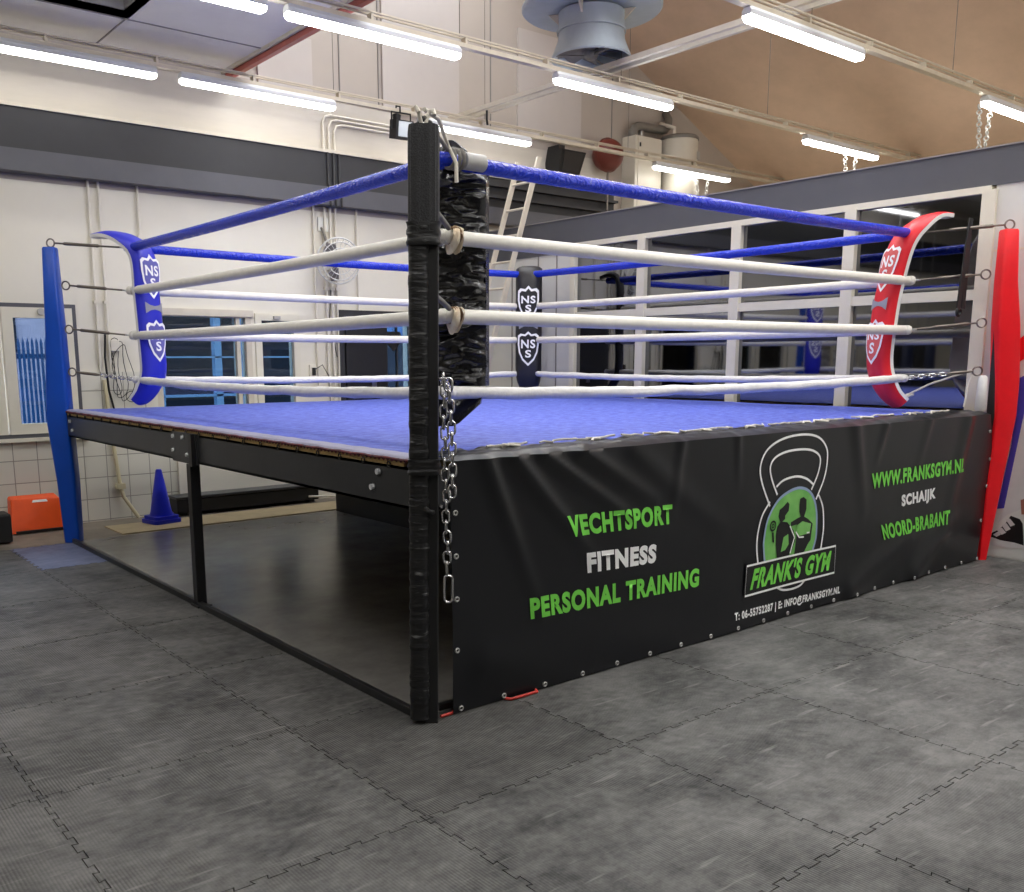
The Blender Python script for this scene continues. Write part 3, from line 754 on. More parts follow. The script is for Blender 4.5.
# chain at the near post
ch = thing('steel_chain', 'long zinc chain hanging from the bottom rope beside the near post', 'chain', (.17,.1,.95))
def link(c, t, side, L=.026, w=.014, r=.0048):
    c, t, side = V(c), V(t).normalized(), V(side).normalized()
    return MB().tube([c+(t*(L-w) if math.sin(a) > 0 else -t*(L-w))+side*w*math.cos(a)+t*w*math.sin(a) for a in [2*PI*i/14+.01 for i in range(14)]], r, 6, closed=True)
CH = RV*.062+V((-.02,-.055,0))
k = 0; z = 1.40
while z > .63:
    c = CH+RV*(.012*(1.4-z)+.003*math.sin(k*1.3))+V((0,0,z)); sd = RV if k%2 else V((.5,.87,0))
    link(c, (0.02,0,-1), sd).build('chain_link', M_chain, ch, 60); z -= .041; k += 1
z = 1.38; k = 0
while z > .93:
    c = CH+RV*(.016+.014*math.sin((1.4-z)*5))+V((-.012,-.02,z)); sd = V((.5,.87,0)) if k%2 else RV
    link(c, (0,0,-1), sd).build('chain_link', M_chain, ch, 60); z -= .041; k += 1
link(CH+RV*.012+V((0,0,.575)), (0,0,1), RV, .055, .017, .006).build('carabiner', M_chain, ch, 60)
for k in range(9):
    t = k/8; c = (CH+V((0,0,1.40))).lerp(V((.44,.42,1.33)), t)
    link(c, (.37,.45,-.07), (0,0,1) if k%2 else RV, .036, .014).build('chain_link', M_chain, ch, 60)

# ------------------------------------------------------------------ corner pads
def pad_fn(spine, half_w, thick, wdir):
    """spine: list of (z-param point, normal); returns f(s,h,off): s across in m, h 0..1 along"""
    P = [V(p) for p in spine]
    Ls = [0]
    for a, b_ in zip(P, P[1:]): Ls.append(Ls[-1]+(b_-a).length)
    tot = Ls[-1]; wd = V(wdir).normalized()
    def cr(h):
        d = h*tot
        for i in range(len(P)-1):
            if d <= Ls[i+1] or i == len(P)-2:
                t = (d-Ls[i])/(Ls[i+1]-Ls[i])
                p0 = P[max(i-1,0)]; p1 = P[i]; p2 = P[i+1]; p3 = P[min(i+2,len(P)-1)]
                q = .5*((2*p1)+(p2-p0)*t+(2*p0-5*p1+4*p2-p3)*t*t+(3*p1-p0-3*p2+p3)*t**3)
                return q
    def f(s, h, off=0.0):
        c = cr(max(0,min(1,h))); t = (cr(min(1,h+.01))-cr(max(0,h-.01))).normalized()
        nrm = t.cross(wd).normalized()
        bulge = .018*(1-(s/half_w)**2)
        tk = thick*(.35+.65*smoothstep(0,.25,h))
        return c+wd*s+nrm*(tk+bulge*smoothstep(0,.2,h)+off), c+wd*s, nrm
    return f, tot
def corner_pad(label, spine, half_w, thick, wdir, cover, accent, logo, hl, hmz, taper_top=.12, taper_bot=.1, k0=.35, letter=None):
    flip = 1
    f, tot = pad_fn(spine, half_w, thick, wdir)
    hz = lambda z: min((i/400 for i in range(400) if f(0,i/400)[1].z <= z and i > 60), default=.5)
    mid = f(0,.5)[0]
    hl = [hz(z) for z in hl]; hmid = hz(hmz)
    o = thing('corner_pad', label, 'corner pad', mid, 'padded covers at the ring corners')
    def hw(h):
        k = 1.0
        if h < taper_top: k = k0+(1-k0)*math.sin(h/taper_top*PI/2)
        if h > 1-taper_bot: k = .6+.4*math.sin((1-h)/taper_bot*PI/2)
        return half_w*k
    rf, rb = [], []
    n = 48
    for i in range(n+1):
        h = i/n; w = hw(h)*(1+.02*noise.noise(V((h*9,0,2)))); row = []; row2 = []
        for j in range(13):
            s = -w+2*w*j/12
            a, b_, nr = f(s, h); e = 1-abs(s/w)**6
            row.append(b_.lerp(a, .35+.65*e)+nr*.004*noise.noise(V((s*16,h*14,5))))
        a, b_, nr = f(w,h); a2, b2, _ = f(-w,h)
        rf.append(row+[b_+nr*thick*.2, b2+nr*thick*.2])
        rb.append([b2+nr*thick*.22-V(wdir)*.002, b2-nr*.012, b_-nr*.012, b_+nr*thick*.22+V(wdir)*.002])
    MB().loft(rf).build('pad_cover', cover, o, 60)
    MB().loft(rb).build('pad_edge', accent, o, 60)
    # printed shields
    def shield(hc, sc):
        half = sc
        out = [(0,1.25),(.3,1.02),(.72,1.08),(.95,.92),(.97,.3),(.86,-.3),(.55,-.85),(0,-1.3)]
        out = out+[(-x,y) for x,y in out[-2:0:-1]]
        def mp(scale, off):
            return lambda u, v: f(flip*u*half*scale, hc-v*half*1.18*scale/tot, off)[0]
        if logo:
            so = map_bm(poly_bm([[(0,0), out[i], out[(i+1)%len(out)]] for i in range(len(out))]), mp(1,.004), .02).build('shield_print', M_logo_white, o)
            map_bm(poly_bm([[(0,0), out[i], out[(i+1)%len(out)]] for i in range(len(out))]), mp(.84,.006), .02).build('shield_field', logo, so)
            sh = text_verts('NS', .03)
            map_bm(sh, lambda u, v: mp(1,.008)((u-.5)*1.3, .0+v*.62), .02).build('lettering', M_logo_white, so)
            s2 = text_verts('S', .03)
            map_bm(s2, lambda u, v: mp(1,.008)((u-.5)*.55, -.66+v*.55), .02).build('lettering', M_logo_white, so)
    for hc in hl: shield(hc, half_w*.84)
    hm = hmid
    bow = [(-1,.34),(-.5,.16),(0,.1),(.5,.16),(1,.34),(1,-.34),(.5,-.16),(0,-.1),(-.5,-.16),(-1,-.34)]
    bowp = [[bow[i], bow[i+1], bow[8-i], bow[9-i]] for i in range(4)]
    map_bm(poly_bm(bowp), lambda u, v: f(u*half_w*.72, hm-v*half_w*1.0/tot, .004)[0], .02).build('bow_print', M_logo_grey, o)
    return o, f
def dirv(deg): return V((math.cos(math.radians(deg)), math.sin(math.radians(deg)), 0))
# blue pad: faces the ring centre, turned a little to the viewer
D2 = dirv(-45-18); wd = V((-D2.y, D2.x, 0))
pc = V((.50,W-.50,0))
sp = [V((.26,W-.25,2.425)), V((.36,W-.35,2.425)), V((.46,W-.44,2.37)), pc+V((.03,-.01,2.25)), pc+V((.04,-.02,1.95)), pc+V((.05,-.03,1.6)), pc+V((.05,-.03,1.38)), pc+V((-.0,.0,1.25)), pc+V((-.06,.04,1.18))]
corner_pad('blue corner pad with white shield prints at the blue post', sp, .125, .06, wd, M_blue_dark, M_whitevin, M_blue_field, (2.12,1.63), 1.88, .2, .16)
D2 = dirv(135+17); wd = V((-D2.y, D2.x, 0))
pc = V((W-.48,.5,0))
sp = [V((W-.27,.29,2.45)), V((W-.33,.36,2.45)), V((W-.40,.43,2.39)), pc+V((-.0,0,2.25)), pc+V((-.02,.06,1.95)), pc+V((-.03,.09,1.6)), pc+V((-.02,.09,1.4)), pc+V((.0,.03,1.25)), pc+V((.05,-.04,1.17))]
corner_pad('red corner pad with pale shield prints at the red post', sp, .125, .06, wd, M_red_cov, M_whitevin, M_red_field, (2.10,1.60), 1.85, .2, .16)
D2 = dirv(-135); wd = V((-D2.y, D2.x, 0))
pc = V((W-.475,W-.525,0))
sp = [pc+V((.12,.12,2.36)), pc+V((.04,.04,2.39)), pc+V((-.01,-.01,2.33)), pc+V((-.02,-.02,2.1)), pc+V((-.02,-.02,1.7)), pc+V((-.02,-.02,1.35)), pc+V((.02,.02,1.2)), pc+V((.05,.05,1.14))]
corner_pad('black corner pad with white shield prints at the far corner', sp, .135, .06, wd, M_blk_cov, M_blk_cov, M_print_blk, (2.04,1.58), 1.83, .12, .2, .5)
# near pad: plain black wrinkled vinyl seen from its back
o = thing('corner_pad', 'wrinkled shiny black corner pad hanging behind the near post', 'corner pad', (.55,.55,1.8), 'padded covers at the ring corners')
nr = V((-.707,-.707,0)); wd = V((.66,-.75,0)).normalized()
def npad(u, v):
    s = (u-.5)*.29-.008; z = 2.36-1.01*v
    q1 = noise.noise(V((s*4, z*13+.8*s, 1))); q2 = noise.noise(V((s*9, z*26, 4))); wr = .030*(1-abs(q1)*2.2)*.6+.012*(1-2*abs(q2))+.006*noise.noise(V((s*30,z*30,2)))
    edge_ = -.05*abs((u-.5)*2)**4
    top = -.06*smoothstep(.1,0,v)
    s2 = s*(1-.25*smoothstep(.08,0,v)+.02*math.sin(z*40))
    return V((.64,.61,z))+wd*s2+nr*(.06+wr+edge_+top)
def nback(u, v):
    p = npad(u,v); s = (u-.5)
    return V((.64,.61,p.z))+wd*s*.29-nr*.05
m = MB(); m.grid(npad, 50, 170); m.grid(nback, 4, 20); m.grid(lambda u,v: npad(0,v).lerp(nback(0,v),u), 3, 30); m.grid(lambda u,v: npad(1,v).lerp(nback(1,v),u), 3, 30); m.grid(lambda u,v: npad(u,1).lerp(nback(u,1),v), 12, 3); m.grid(lambda u,v: npad(u,0).lerp(nback(u,0),v), 12, 3)
m.build('pad_cover', M_black, o, 60)
MB().tube([(.64+nr.x*.062, .61+nr.y*.062, 2.27-q*.031) for q in range(30)], lambda t, i: .005, 6).build('seam', M_black, o, 60)
def knob(u, v):
    a = u*2*PI; h = v
    r = (.045+.012*noise.noise(V((math.cos(a)*2,math.sin(a)*2,h*4))))*math.sin(PI*(.15+.8*h))**.7
    return V((.60,.58,2.33+.13*h))+wd*(r*1.5*math.cos(a)+.0-.02*h)+nr*(r*math.sin(a))
MB().grid(knob, 24, 12).build('top_fold', M_black, o, 60)
MB().loft([[V((0.61,0.58,1.33))+wd*x+nr*y for x,y in ((-.14,.05),(.13,.05),(.13,-.02),(-.14,-.02))], [V((0.59,0.56,1.27))+wd*x+nr*y for x,y in ((-.13,.05),(.12,.05),(.12,-.0),(-.13,-.0))], [V((0.58,0.55,1.18))+wd*x+nr*y for x,y in ((-.12,.07),(.02,.06),(.02,.03),(-.12,.03))], [V((0.58,0.55,1.165))+wd*x+nr*y for x,y in ((-.10,.07),(-.01,.06),(-.01,.03),(-.10,.03))]]).build('bottom_flap', M_black, o, 30)

# ------------------------------------------------------------------ banner
RIDG = [((.45,1.07),(.95,.55),.05,.018),((.62,1.07),(1.2,.72),.035,.016),((.30,1.07),(.62,.35),.05,.014),((.85,1.07),(1.35,.8),.05,.016),((1.55,1.07),(1.5,.75),.04,.008),
        ((2.0,1.07),(2.02,.8),.03,.006),((3.15,1.07),(3.3,.55),.07,.012),((3.5,1.07),(3.42,.85),.04,.01),((4.05,1.07),(3.95,.8),.05,.008),((4.6,1.05),(4.4,.35),.09,.014),((3.2,.05),(3.9,.3),.12,.018),((4.0,.05),(4.5,.35),.1,.02),((.3,.2),(.9,.05),.1,.01),((1.2,1.05),(1.9,.6),.08,.008)]
def bdisp(x, z):
    d = .022+.012*noise.noise(V((x*1.3,z*1.6,7)))
    p = V((x,z))
    for a, b_, w, am in RIDG:
        a, b_ = V(a), V(b_); ab = b_-a; t = max(0, min(1, (p-a).dot(ab)/ab.length_squared))
        q = (p-(a+ab*t)).length
        d += 1.5*am*math.exp(-(q/(w*.8))**2)*(1-.8*t)
    d += .02*smoothstep(4.5,4.95,x)*smoothstep(.3,1.0,z)
    return d
def bxr(z): return 4.92+.13*math.sin(PI*max(0,min(1,z/1.07)))**1.2*(.35+.65*max(0,min(1,z)))
def bp_(x, z, off=0.0): return V((x, -bdisp(x,z)-off, z))
ban = thing('banner', 'black vinyl sponsor banner hung along the front of the ring', 'banner', (2.5,-.03,0))
def bz0(x): return .006+.008*noise.noise(V((x*2,0,0)))*0+.006*smoothstep(0,5,x)
def bsurf(u, v):
    if v <= .8:
        t = v/.8; z0 = bz0(u*5); z = z0+(1.072-z0)*t
        x = .118+u*(bxr(z)-.118)
        return bp_(x, z)
    t = (v-.8)/.2; x = .118+u*(bxr(1.07)-.118)
    y = -bdisp(x,1.072)
    w = noise.noise(V((x*7,t*3,2)))
    rim = .17+.03*noise.noise(V((x*3,0,4)))
    return V((x, y+(rim-y)*t, 1.072+.022*math.sin(min(1,t*2.2)*PI/2)+.013*w*t+.011*t*noise.noise(V((x*15,t*5,1)))))
MB().grid(bsurf, 300, 70).build('banner_sheet', M_black if False else mat('black banner vinyl', srgb(15,16,20), .30, bump=.08, bump_scale=9, spec=.5), ban, 60)
def quad(tl, tr, br, bl, off):
    tl, tr, br, bl = V(tl), V(tr), V(br), V(bl)
    def f(u, v):
        p = (bl*(1-u)+br*u)*(1-v)+(tl*(1-u)+tr*u)*v
        return bp_(p.x, p.y, off)
    return f
TXT = [('VECHTSPORT', (.75,.785),(1.48,.765),(1.485,.665),(.77,.685), M_green, .05, 0),
       ('FITNESS', (.88,.60),(1.37,.58),(1.365,.485),(.895,.50), M_logo_white, .055, 0),
       ('PERSONAL TRAINING', (.54,.44),(1.71,.41),(1.71,.31),(.55,.34), M_green, .05, 0),
       ('WWW.FRANKSGYM.NL', (3.36,.77),(4.56,.785),(4.58,.685),(3.385,.67), M_green, .045, .15),
       ('SCHAIJK', (3.74,.60),(4.19,.61),(4.21,.515),(3.77,.50), M_logo_white, .055, .1),
       ('NOORD-BRABANT', (3.51,.43),(4.42,.435),(4.42,.335),(3.57,.325), M_green, .045, .1),
       ('T: 06-55752287 | E: INFO@FRANKSGYM.NL', (2.02,.118),(3.07,.104),(3.07,.045),(2.03,.056), M_logo_white, .045, .1)]
for (s, tl, tr, br, bl_, m, bo, shr) in TXT:
    map_bm(text_verts(s, bo, shr), quad(tl,tr,br,bl_,.004), .035).build('lettering', m, ban)
# kettlebell emblem
def bmap(off): return lambda u, v: bp_(u, v, off)
def arc(cx, cz, rx, rz, a0, a1, n=40): return [(cx+rx*math.cos(math.radians(a0+(a1-a0)*i/n)), cz+rz*math.sin(math.radians(a0+(a1-a0)*i/n))) for i in range(n+1)]
def spline(P, n=8):
    out = []
    P = [V(p) for p in P]
    for i in range(len(P)-1):
        p0,p1,p2,p3 = P[max(i-1,0)],P[i],P[i+1],P[min(i+2,len(P)-1)]
        for k in range(n):
            t = k/n; out.append(.5*((2*p1)+(p2-p0)*t+(2*p0-5*p1+4*p2-p3)*t*t+(3*p1-p0-3*p2+p3)*t**3))
    return out+[P[-1]]
outer = spline([(2.304,.67),(2.216,.812),(2.198,.907),(2.26,.99),(2.405,1.038),(2.604,1.05),(2.757,1.025),(2.842,.96),(2.856,.879),(2.831,.78),(2.759,.666)])
inner = spline([(2.368,.729),(2.306,.823),(2.289,.894),(2.338,.941),(2.456,.965),(2.612,.966),(2.718,.948),(2.782,.904),(2.767,.819),(2.706,.727)])
arcs = spline([(2.355,.775),(2.426,.807),(2.548,.817),(2.652,.795),(2.731,.752)])
bodyL = spline([(2.302,.697),(2.238,.627),(2.207,.535),(2.203,.45),(2.221,.362)]); bodyR = spline([(2.785,.69),(2.837,.611),(2.856,.499),(2.85,.43),(2.839,.366)])
bodyB = spline([(2.41,.197),(2.473,.171),(2.564,.163),(2.644,.171),(2.689,.195)])
for q in (outer, inner, arcs, bodyL, bodyR, bodyB): map_bm(stroke_bm([(q,False)], .013), bmap(.004), .03).build('emblem_outline', M_logo_white, ban)
disc = spline([(2.754,.365),(2.78,.43),(2.784,.494),(2.774,.59),(2.735,.675),(2.671,.727),(2.577,.749),(2.466,.733),(2.371,.69),(2.293,.602),(2.266,.49),(2.27,.43),(2.285,.36)])
nd = len(disc)
dsk = map_bm(poly_bm([[(2.53,.45), disc[i], disc[(i+1)%nd]] for i in range(nd)]), bmap(.0035), .03).build('emblem_disc', M_green2, ban)
map_bm(stroke_bm([(disc,False)], .016), bmap(.0045), .03).build('emblem_rim', M_bluegrey, dsk)
def fan(pts):
    c = V((sum(p[0] for p in pts)/len(pts), sum(p[1] for p in pts)/len(pts)))
    return [[(c.x,c.y), pts[i], pts[(i+1)%len(pts)]] for i in range(len(pts))]
polL = fan([(2.429,.655),(2.471,.68),(2.49,.665),(2.487,.627),(2.456,.604),(2.457,.584),(2.415,.563),(2.39,.604),(2.397,.642)])
polL += fan([(2.384,.547),(2.415,.575),(2.482,.562),(2.548,.508),(2.571,.452),(2.542,.395),(2.51,.36),(2.399,.36),(2.381,.449),(2.377,.502)]) + fan([(2.338,.519),(2.353,.52),(2.365,.458),(2.347,.466)])
map_bm(poly_bm(polL), bmap(.006), .03).build('fighter_silhouette', M_print_blk, dsk)
polR = fan([(2.591,.649),(2.594,.685),(2.628,.693),(2.66,.675),(2.665,.621),(2.646,.575),(2.616,.575),(2.595,.609)])
polR += fan([(2.594,.576),(2.628,.585),(2.688,.559),(2.738,.526),(2.726,.432),(2.70,.41),(2.658,.36),(2.568,.36),(2.581,.464),(2.575,.53)]) + fan([(2.516,.558),(2.594,.578),(2.60,.54),(2.52,.535)])
map_bm(poly_bm(polR), bmap(.006), .03).build('fighter_silhouette', M_print_blk, dsk)
map_bm(poly_bm(fan([(2.451,.48),(2.495,.494),(2.505,.434),(2.474,.404),(2.43,.397)])), bmap(.0075), .03).build('emblem_highlight', M_green2, dsk)
map_bm(poly_bm(fan([(2.575,.533),(2.63,.552),(2.72,.528),(2.71,.474),(2.604,.468),(2.57,.493)])), bmap(.0075), .03).build('emblem_highlight', M_green2, dsk)
for q in ([(2.506,.539),(2.558,.467),(2.521,.378)], [(2.567,.499),(2.605,.461),(2.651,.458)], [(2.679,.479),(2.708,.478)]):
    map_bm(stroke_bm([(q,False)], .009), bmap(.0085), .03).build('emblem_highlight', M_logo_white, dsk)
map_bm(stroke_bm([(arc(2.341,.557,.026,.026,0,340,16),True)], .010), bmap(.0075), .03).build('emblem_ring', M_print_blk, dsk)
map_bm(stroke_bm([(arc(2.341,.557,.010,.010,0,340,10),True)], .006), bmap(.0075), .03).build('emblem_ring', M_print_blk, dsk)
bxp = [(2.11,.362),(2.985,.364),(2.985,.200),(2.10,.196)]
npl = map_bm(poly_bm([bxp]), bmap(.0095), .03).build('name_plate', M_print_blk, ban)
map_bm(stroke_bm([(bxp,True)], .012), bmap(.011), .03).build('name_plate_border', M_logo_white, npl)
map_bm(text_verts("FRANK'S GYM", .05, .2), quad((2.165,.342),(2.945,.345),(2.94,.222),(2.145,.222),.0108), .03).build('lettering', M_green, npl)
# grommets
for k in range(21):
    x = .16+k*.238; p = bp_(x, .022, .002)
    MB().torus(p, .009, .004, (0,1,0), 12, 6).build('grommet', M_tape, ban, 60)
for z in (.28,.5,.68,.86): 
    MB().torus(bp_(.14,z,.002), .009, .004, (0,1,0), 12, 6).build('grommet', M_tape, ban, 60)
for z in (.3,.55,.75,.95):
    MB().torus(bp_(bxr(z)-.03,z,.002), .009, .004, (0,1,0), 12, 6).build('grommet', M_tape, ban, 60)
# lacing cord of the banner on the deck
rng = random.Random(3)
for x0, L_ in ((.42,.25),(.75,.5),(1.3,.35),(1.72,.45),(2.25,.2),(2.5,.4),(3.0,.3),(3.4,.5),(4.0,.25),(4.35,.3)):
    n = int(L_/.03); MB().tube([V((x0+L_*q/n, .14+.05*(rng.random()-.5), 1.100+.008*rng.random())) for q in range(n+1)], .0055, 6).build('lacing_cord', M_white_cord, ban, 60)
    k = x0+L_*rng.random(); q = rng.random()*.05
    MB().tube([V((k-.05,.09+q,1.094)), V((k-.02,.11+q,1.104)), V((k+.01,.12,1.102)), V((k+.05,.15-q,1.096))], .007, 7).build('lacing_knot', M_white_cord, ban, 60)
# hose under the banner
tag(MB().tube([(.06+q*.03, (-.034 if q in (12,13,14,15,16,17) else -.01 if q < 3 else .012)-bdisp(.06+q*.03,.01)*(.5 if 11<q<18 else 0), .008) for q in range(26)], .007, 8).build('red_hose', M_redhose, None, 60, loc=(.5,0,0)), 'red hose lying under the bottom edge of the banner', 'hose')

# ------------------------------------------------------------------ lights on rails
RY = [5.47, 3.45, 1.47]
def light(x0, y, label, group):
    o = thing('batten_light', label, 'ceiling light', (x0+.775,y,3.93), group)
    L = 1.55
    def prof(w, z0, z1, k): return [(-w,z1),( w,z1),( w*1.02,z0+.02),(w*.7,z0),(-w*.7,z0),(-w*1.02,z0+.02)]
    MB().loft([[(x, y+a*s, 3.935+(b_-3.935)*s) for a,b_ in [(-.03,3.968),(.03,3.968),(.05,3.94),(.05,3.905),(-.05,3.905),(-.05,3.94)]] for x, s in ((x0,.8),(x0+.02,1),(x0+L-.02,1),(x0+L,.8))]).build('housing', M_housing, o, 30)
    MB().loft([[(x, y+a*s, 3.905+(b_-3.905)*s) for a,b_ in [(-.047,3.905),(.047,3.905),(.044,3.885),(.03,3.868),(-.03,3.868),(-.044,3.885)]] for x, s in ((x0+.004,.75),(x0+.03,1),(x0+L-.03,1),(x0+L-.004,.75))]).build('diffuser', M_tube_rear if y > 5 else M_tube, o, 30)
    return o
vis = [(-.46,0,'leftmost lit batten light on the rear rail'), (1.3,0,'lit batten light on the rear rail above the blue ropes'), (3.86,0,'lit batten light on the rear rail partly behind the near post'), (7.55,0,'lit batten light on the rear rail before the boiler'),
       (-.42,1,'lit batten light cut off by the top left edge of the photo'), (1.29,1,'large lit batten light crossing below the red beam'), (3.91,1,'lit batten light just below the hanging fan'), (7.78,1,'lit batten light with chains before the beige column'),
       (3.93,2,'largest lit batten light at the top right on the front rail'), (7.72,2,'lit batten light cut off by the right edge of the photo')]
for x, r, l in vis: light(x, RY[r], l, 'batten lights on the rails')
for x, y in ((-2.3,5.47),(-4.0,5.47),(-2.3,3.45),(-4.0,3.45),(-.4,1.47),(1.33,1.47),(-2.3,1.47),(-.4,-.5),(1.33,-.5),(3.9,-.5),(-2.3,-.5),(-.4,-2.5),(1.33,-2.5),(3.9,-2.5),(-2.3,-2.5),(1.33,-4.5),(-2.3,-4.5),(6.6,-.5),(8.6,-.5),(6.6,-2.5),(8.6,-2.5),(6.6,-4.5)):  # extra lamps added out of view to brighten gym and roof lining
    light(x, y, 'unseen batten light added to brighten the gym', 'added batten lights out of view')
rl = ['rear cream light rail near the back wall', 'middle cream light rail over the ring', 'front cream light rail at the top right']
for k, y in enumerate(RY+[-.5,-2.5,-4.5]):
    o = thing('light_rail', rl[k] if k < 3 else 'cream light rail over the part of the gym outside the photo', 'light rail', (3,y,4.0), 'light rails' if k < 3 else 'light rails outside the photo')
    MB().box(-6.9,12.4,y-.03,y+.03,3.966,3.972).box(-6.9,12.4,y-.03,y-.024,3.972,4.0).box(-6.9,12.4,y+.024,y+.03,3.972,4.0).build('lower_channel', M_rail, o)
    MB().box(-6.9,12.4,y-.035,y-.02,4.045,4.058).box(-6.9,12.4,y+.02,y+.035,4.045,4.058).build('upper_rail', M_rail, o)
    for q in range(20):
        x = -5.2+q*.9
        MB().box(x-.012,x+.008,y-.03,y+.03,4.0,4.047).build('bracket', M_rail, o)
    for x in (-1.2,2.85,4.75,7.05,10.6):
        zt = 4.2 if x < 1.95 else min(rz(x), 7.9)
        MB().cyl((x,y,4.05),(x,y,zt),.0035,None,6).build('hanger_rod', M_duct, o)
# cross ties
o = thing('roof_tie', 'pair of cream steel tie bars crossing under the hanging fan', 'tie beam', (4.7,0,4.15))
MB().box(4.61,4.655,-7.1,YB-.02,4.125,4.17).build('tie_bar', M_cream_steel, o)
MB().box(4.74,4.785,-7.1,YB-.02,4.125,4.17).build('tie_bar', M_cream_steel, o)
o = thing('hook_chain', 'small black hook hanging from the tie bars left of the fan', 'hook', (4.68,5.35,4.1))
MB().tube([(4.68,5.35,4.13),(4.68,5.35,4.03),(4.69,5.35,3.98)], .012, 6).build('hook', M_blk_matte, o)
# fan hanging from the roof
fx, fy = 4.5, 3.6
o = thing('ceiling_fan', 'large blue grey downflow fan with wide round plate under the roof', 'fan', (fx,fy,4.2))
MB().lathe((fx,fy,0), [(.345,4.205),(.365,4.2),(.37,4.215),(.345,4.27),(.31,4.36),(.30,4.45),(.305,4.60),(.29,4.60),(.285,4.45),(.295,4.36),(.33,4.27),(.345,4.205)], 40, 'Z', False).build('funnel', M_fanm, o, 40)
MB().lathe((fx,fy,0), [(.30,4.62),(.63,4.62),(.645,4.635),(.645,4.655),(.30,4.655)], 48).build('round_plate', M_fanm, o, 40)
MB().lathe((fx,fy,0), [(.31,4.43),(.318,4.43),(.318,4.45),(.31,4.45)], 40, 'Z', False).build('rim_band', M_fanm, o, 40)
MB().cyl((fx,fy,4.65),(fx,fy,rz(fx)+.02),.34,None,32).build('roof_duct', M_fanm, o, 40)
for k in range(8):
    a = k*PI/4
    p = [V((fx+math.cos(a)*r+math.sin(a)*w, fy+math.sin(a)*r-math.cos(a)*w, 4.27+dz)) for r, w, dz in ((.05,-.03,0),(.31,-.08,.03),(.31,.06,-.03),(.05,.02,-.01))]
    MB().prism(p, (0,0,.006)).build('blade', M_duct, o)
for k in range(3):
    a = k*PI*2/3+.4; MB().cyl((fx,fy,4.235),(fx+.345*math.cos(a),fy+.345*math.sin(a),4.235),.01,None,6).build('guard_arm', M_duct, o)
MB().lathe((fx,fy,0), [(.001,4.2),(.05,4.21),(.07,4.24),(.07,4.33),(.001,4.34)], 20).build('hub', M_duct, o, 40)
for a in (.4,2.2,3.6,5.3):
    q = V((math.cos(a),math.sin(a),0)); MB().prism([V((fx,fy,4.52))+q*.30, V((fx,fy,4.615))+q*.30, V((fx,fy,4.615))+q*.40], V((-q.y,q.x,0))*.02).build('bracket', M_rail, o)

# things on / before the back wall -------------------------------
def pipe(pts, r, label, m=M_pipe, clips=(), group='conduits on the back wall'):
    o = thing('conduit', label, 'pipe', pts[0], group)
    MB().tube(pts, r, 8).build('pipe', m, o, 60)
    for (x,z) in clips: MB().box(x-r*1.8,x+r*1.8,YB-.05,YB-.0,z-.012,z+.012).build('clip', m, o)
yp = YB-.18
def vp_(x, z0, z1, y0=None):
    return [(x,YB-.03,z0),(x,YB-.03,2.98),(x,yp,3.04),(x,yp,3.56),(x,YB-.06,3.62),(x,YB-.05,z1)] if z1 > 3.1 else [(x,YB-.03,z0),(x,YB-.03,z1)]
pipe(vp_(.60,1.37,3.05), .012, 'thin white conduit left of the pair above the cable hook', M_pipe, ((.60,2.0),(.60,2.5)))
pipe(vp_(.69,1.37,3.05), .012, 'thin white conduit right of the pair above the cable hook', M_pipe, ((.69,2.0),))
pipe(vp_(1.04,1.95,3.05), .012, 'single white conduit above the wide dark window', M_pipe, ((1.04,2.6),))
pipe_lo = lambda x: [(x,YB-.03,.62),(x,YB-.03,3.045)]
for x_, nm in ((2.99,'left'),(3.055,'middle'),(3.12,'right')):
    o = thing('conduit', nm+' charcoal painted conduit crossing the dark beam beside the bent group', 'pipe', (x_,yp,3.3), 'conduits on the back wall')
    MB().tube([(x_,YB-.175,3.04),(x_,YB-.175,3.22),(x_,YB-.135,3.26),(x_,YB-.135,3.57)], .012, 8).build('pipe', M_char, o, 60)
    o = thing('conduit', nm+' white conduit below the dark beam beside the cage fan', 'pipe', (x_,YB-.03,2), 'conduits on the back wall')
    MB().tube(pipe_lo(x_), .014, 8).build('pipe', M_pipe, o, 60)
    MB().box(x_-.025,x_+.025,YB-.05,YB,2.2,2.23).build('clip', M_pipe, o)
def bend(x, zt, x2): return [(x,YB-.06,3.6),(x,YB-.05,zt-.08),(x+.03,YB-.05,zt-.02),(x+.1,YB-.05,zt),(x2,YB-.05,zt)]
pipe(bend(2.99,3.96,4.3), .012, 'outer white conduit bent along the cladding above the dark beam')
pipe(bend(3.055,3.92,4.3), .012, 'middle white conduit bent along the cladding above the dark beam')
pipe(bend(3.12,3.88,4.3), .012, 'inner white conduit bent along the cladding above the dark beam')
pipe(vp_(2.86,1.2,3.05), .012, 'white conduit on the wall left of the wall fan', M_pipe)
pipe(vp_(3.38,2.0,3.05), .011, 'white conduit on the wall right of the wall fan', M_pipe)
o = thing('gas_pipe', 'cream gas pipe bent along the tiles behind the ring', 'pipe', (.7,YB-.05,.4))
MB().tube([(.62,YB-.05,1.3),(.66,YB-.05,.72),(.70,YB-.05,.31),(.72,YB-.07,.2),(.83,YB-.12,.0)], .018, 8).build('pipe', M_pipe_y, o, 60)
MB().box(.66,.74,YB-.08,YB-.02,.28,.33).build('clip', M_pipe_y, o)
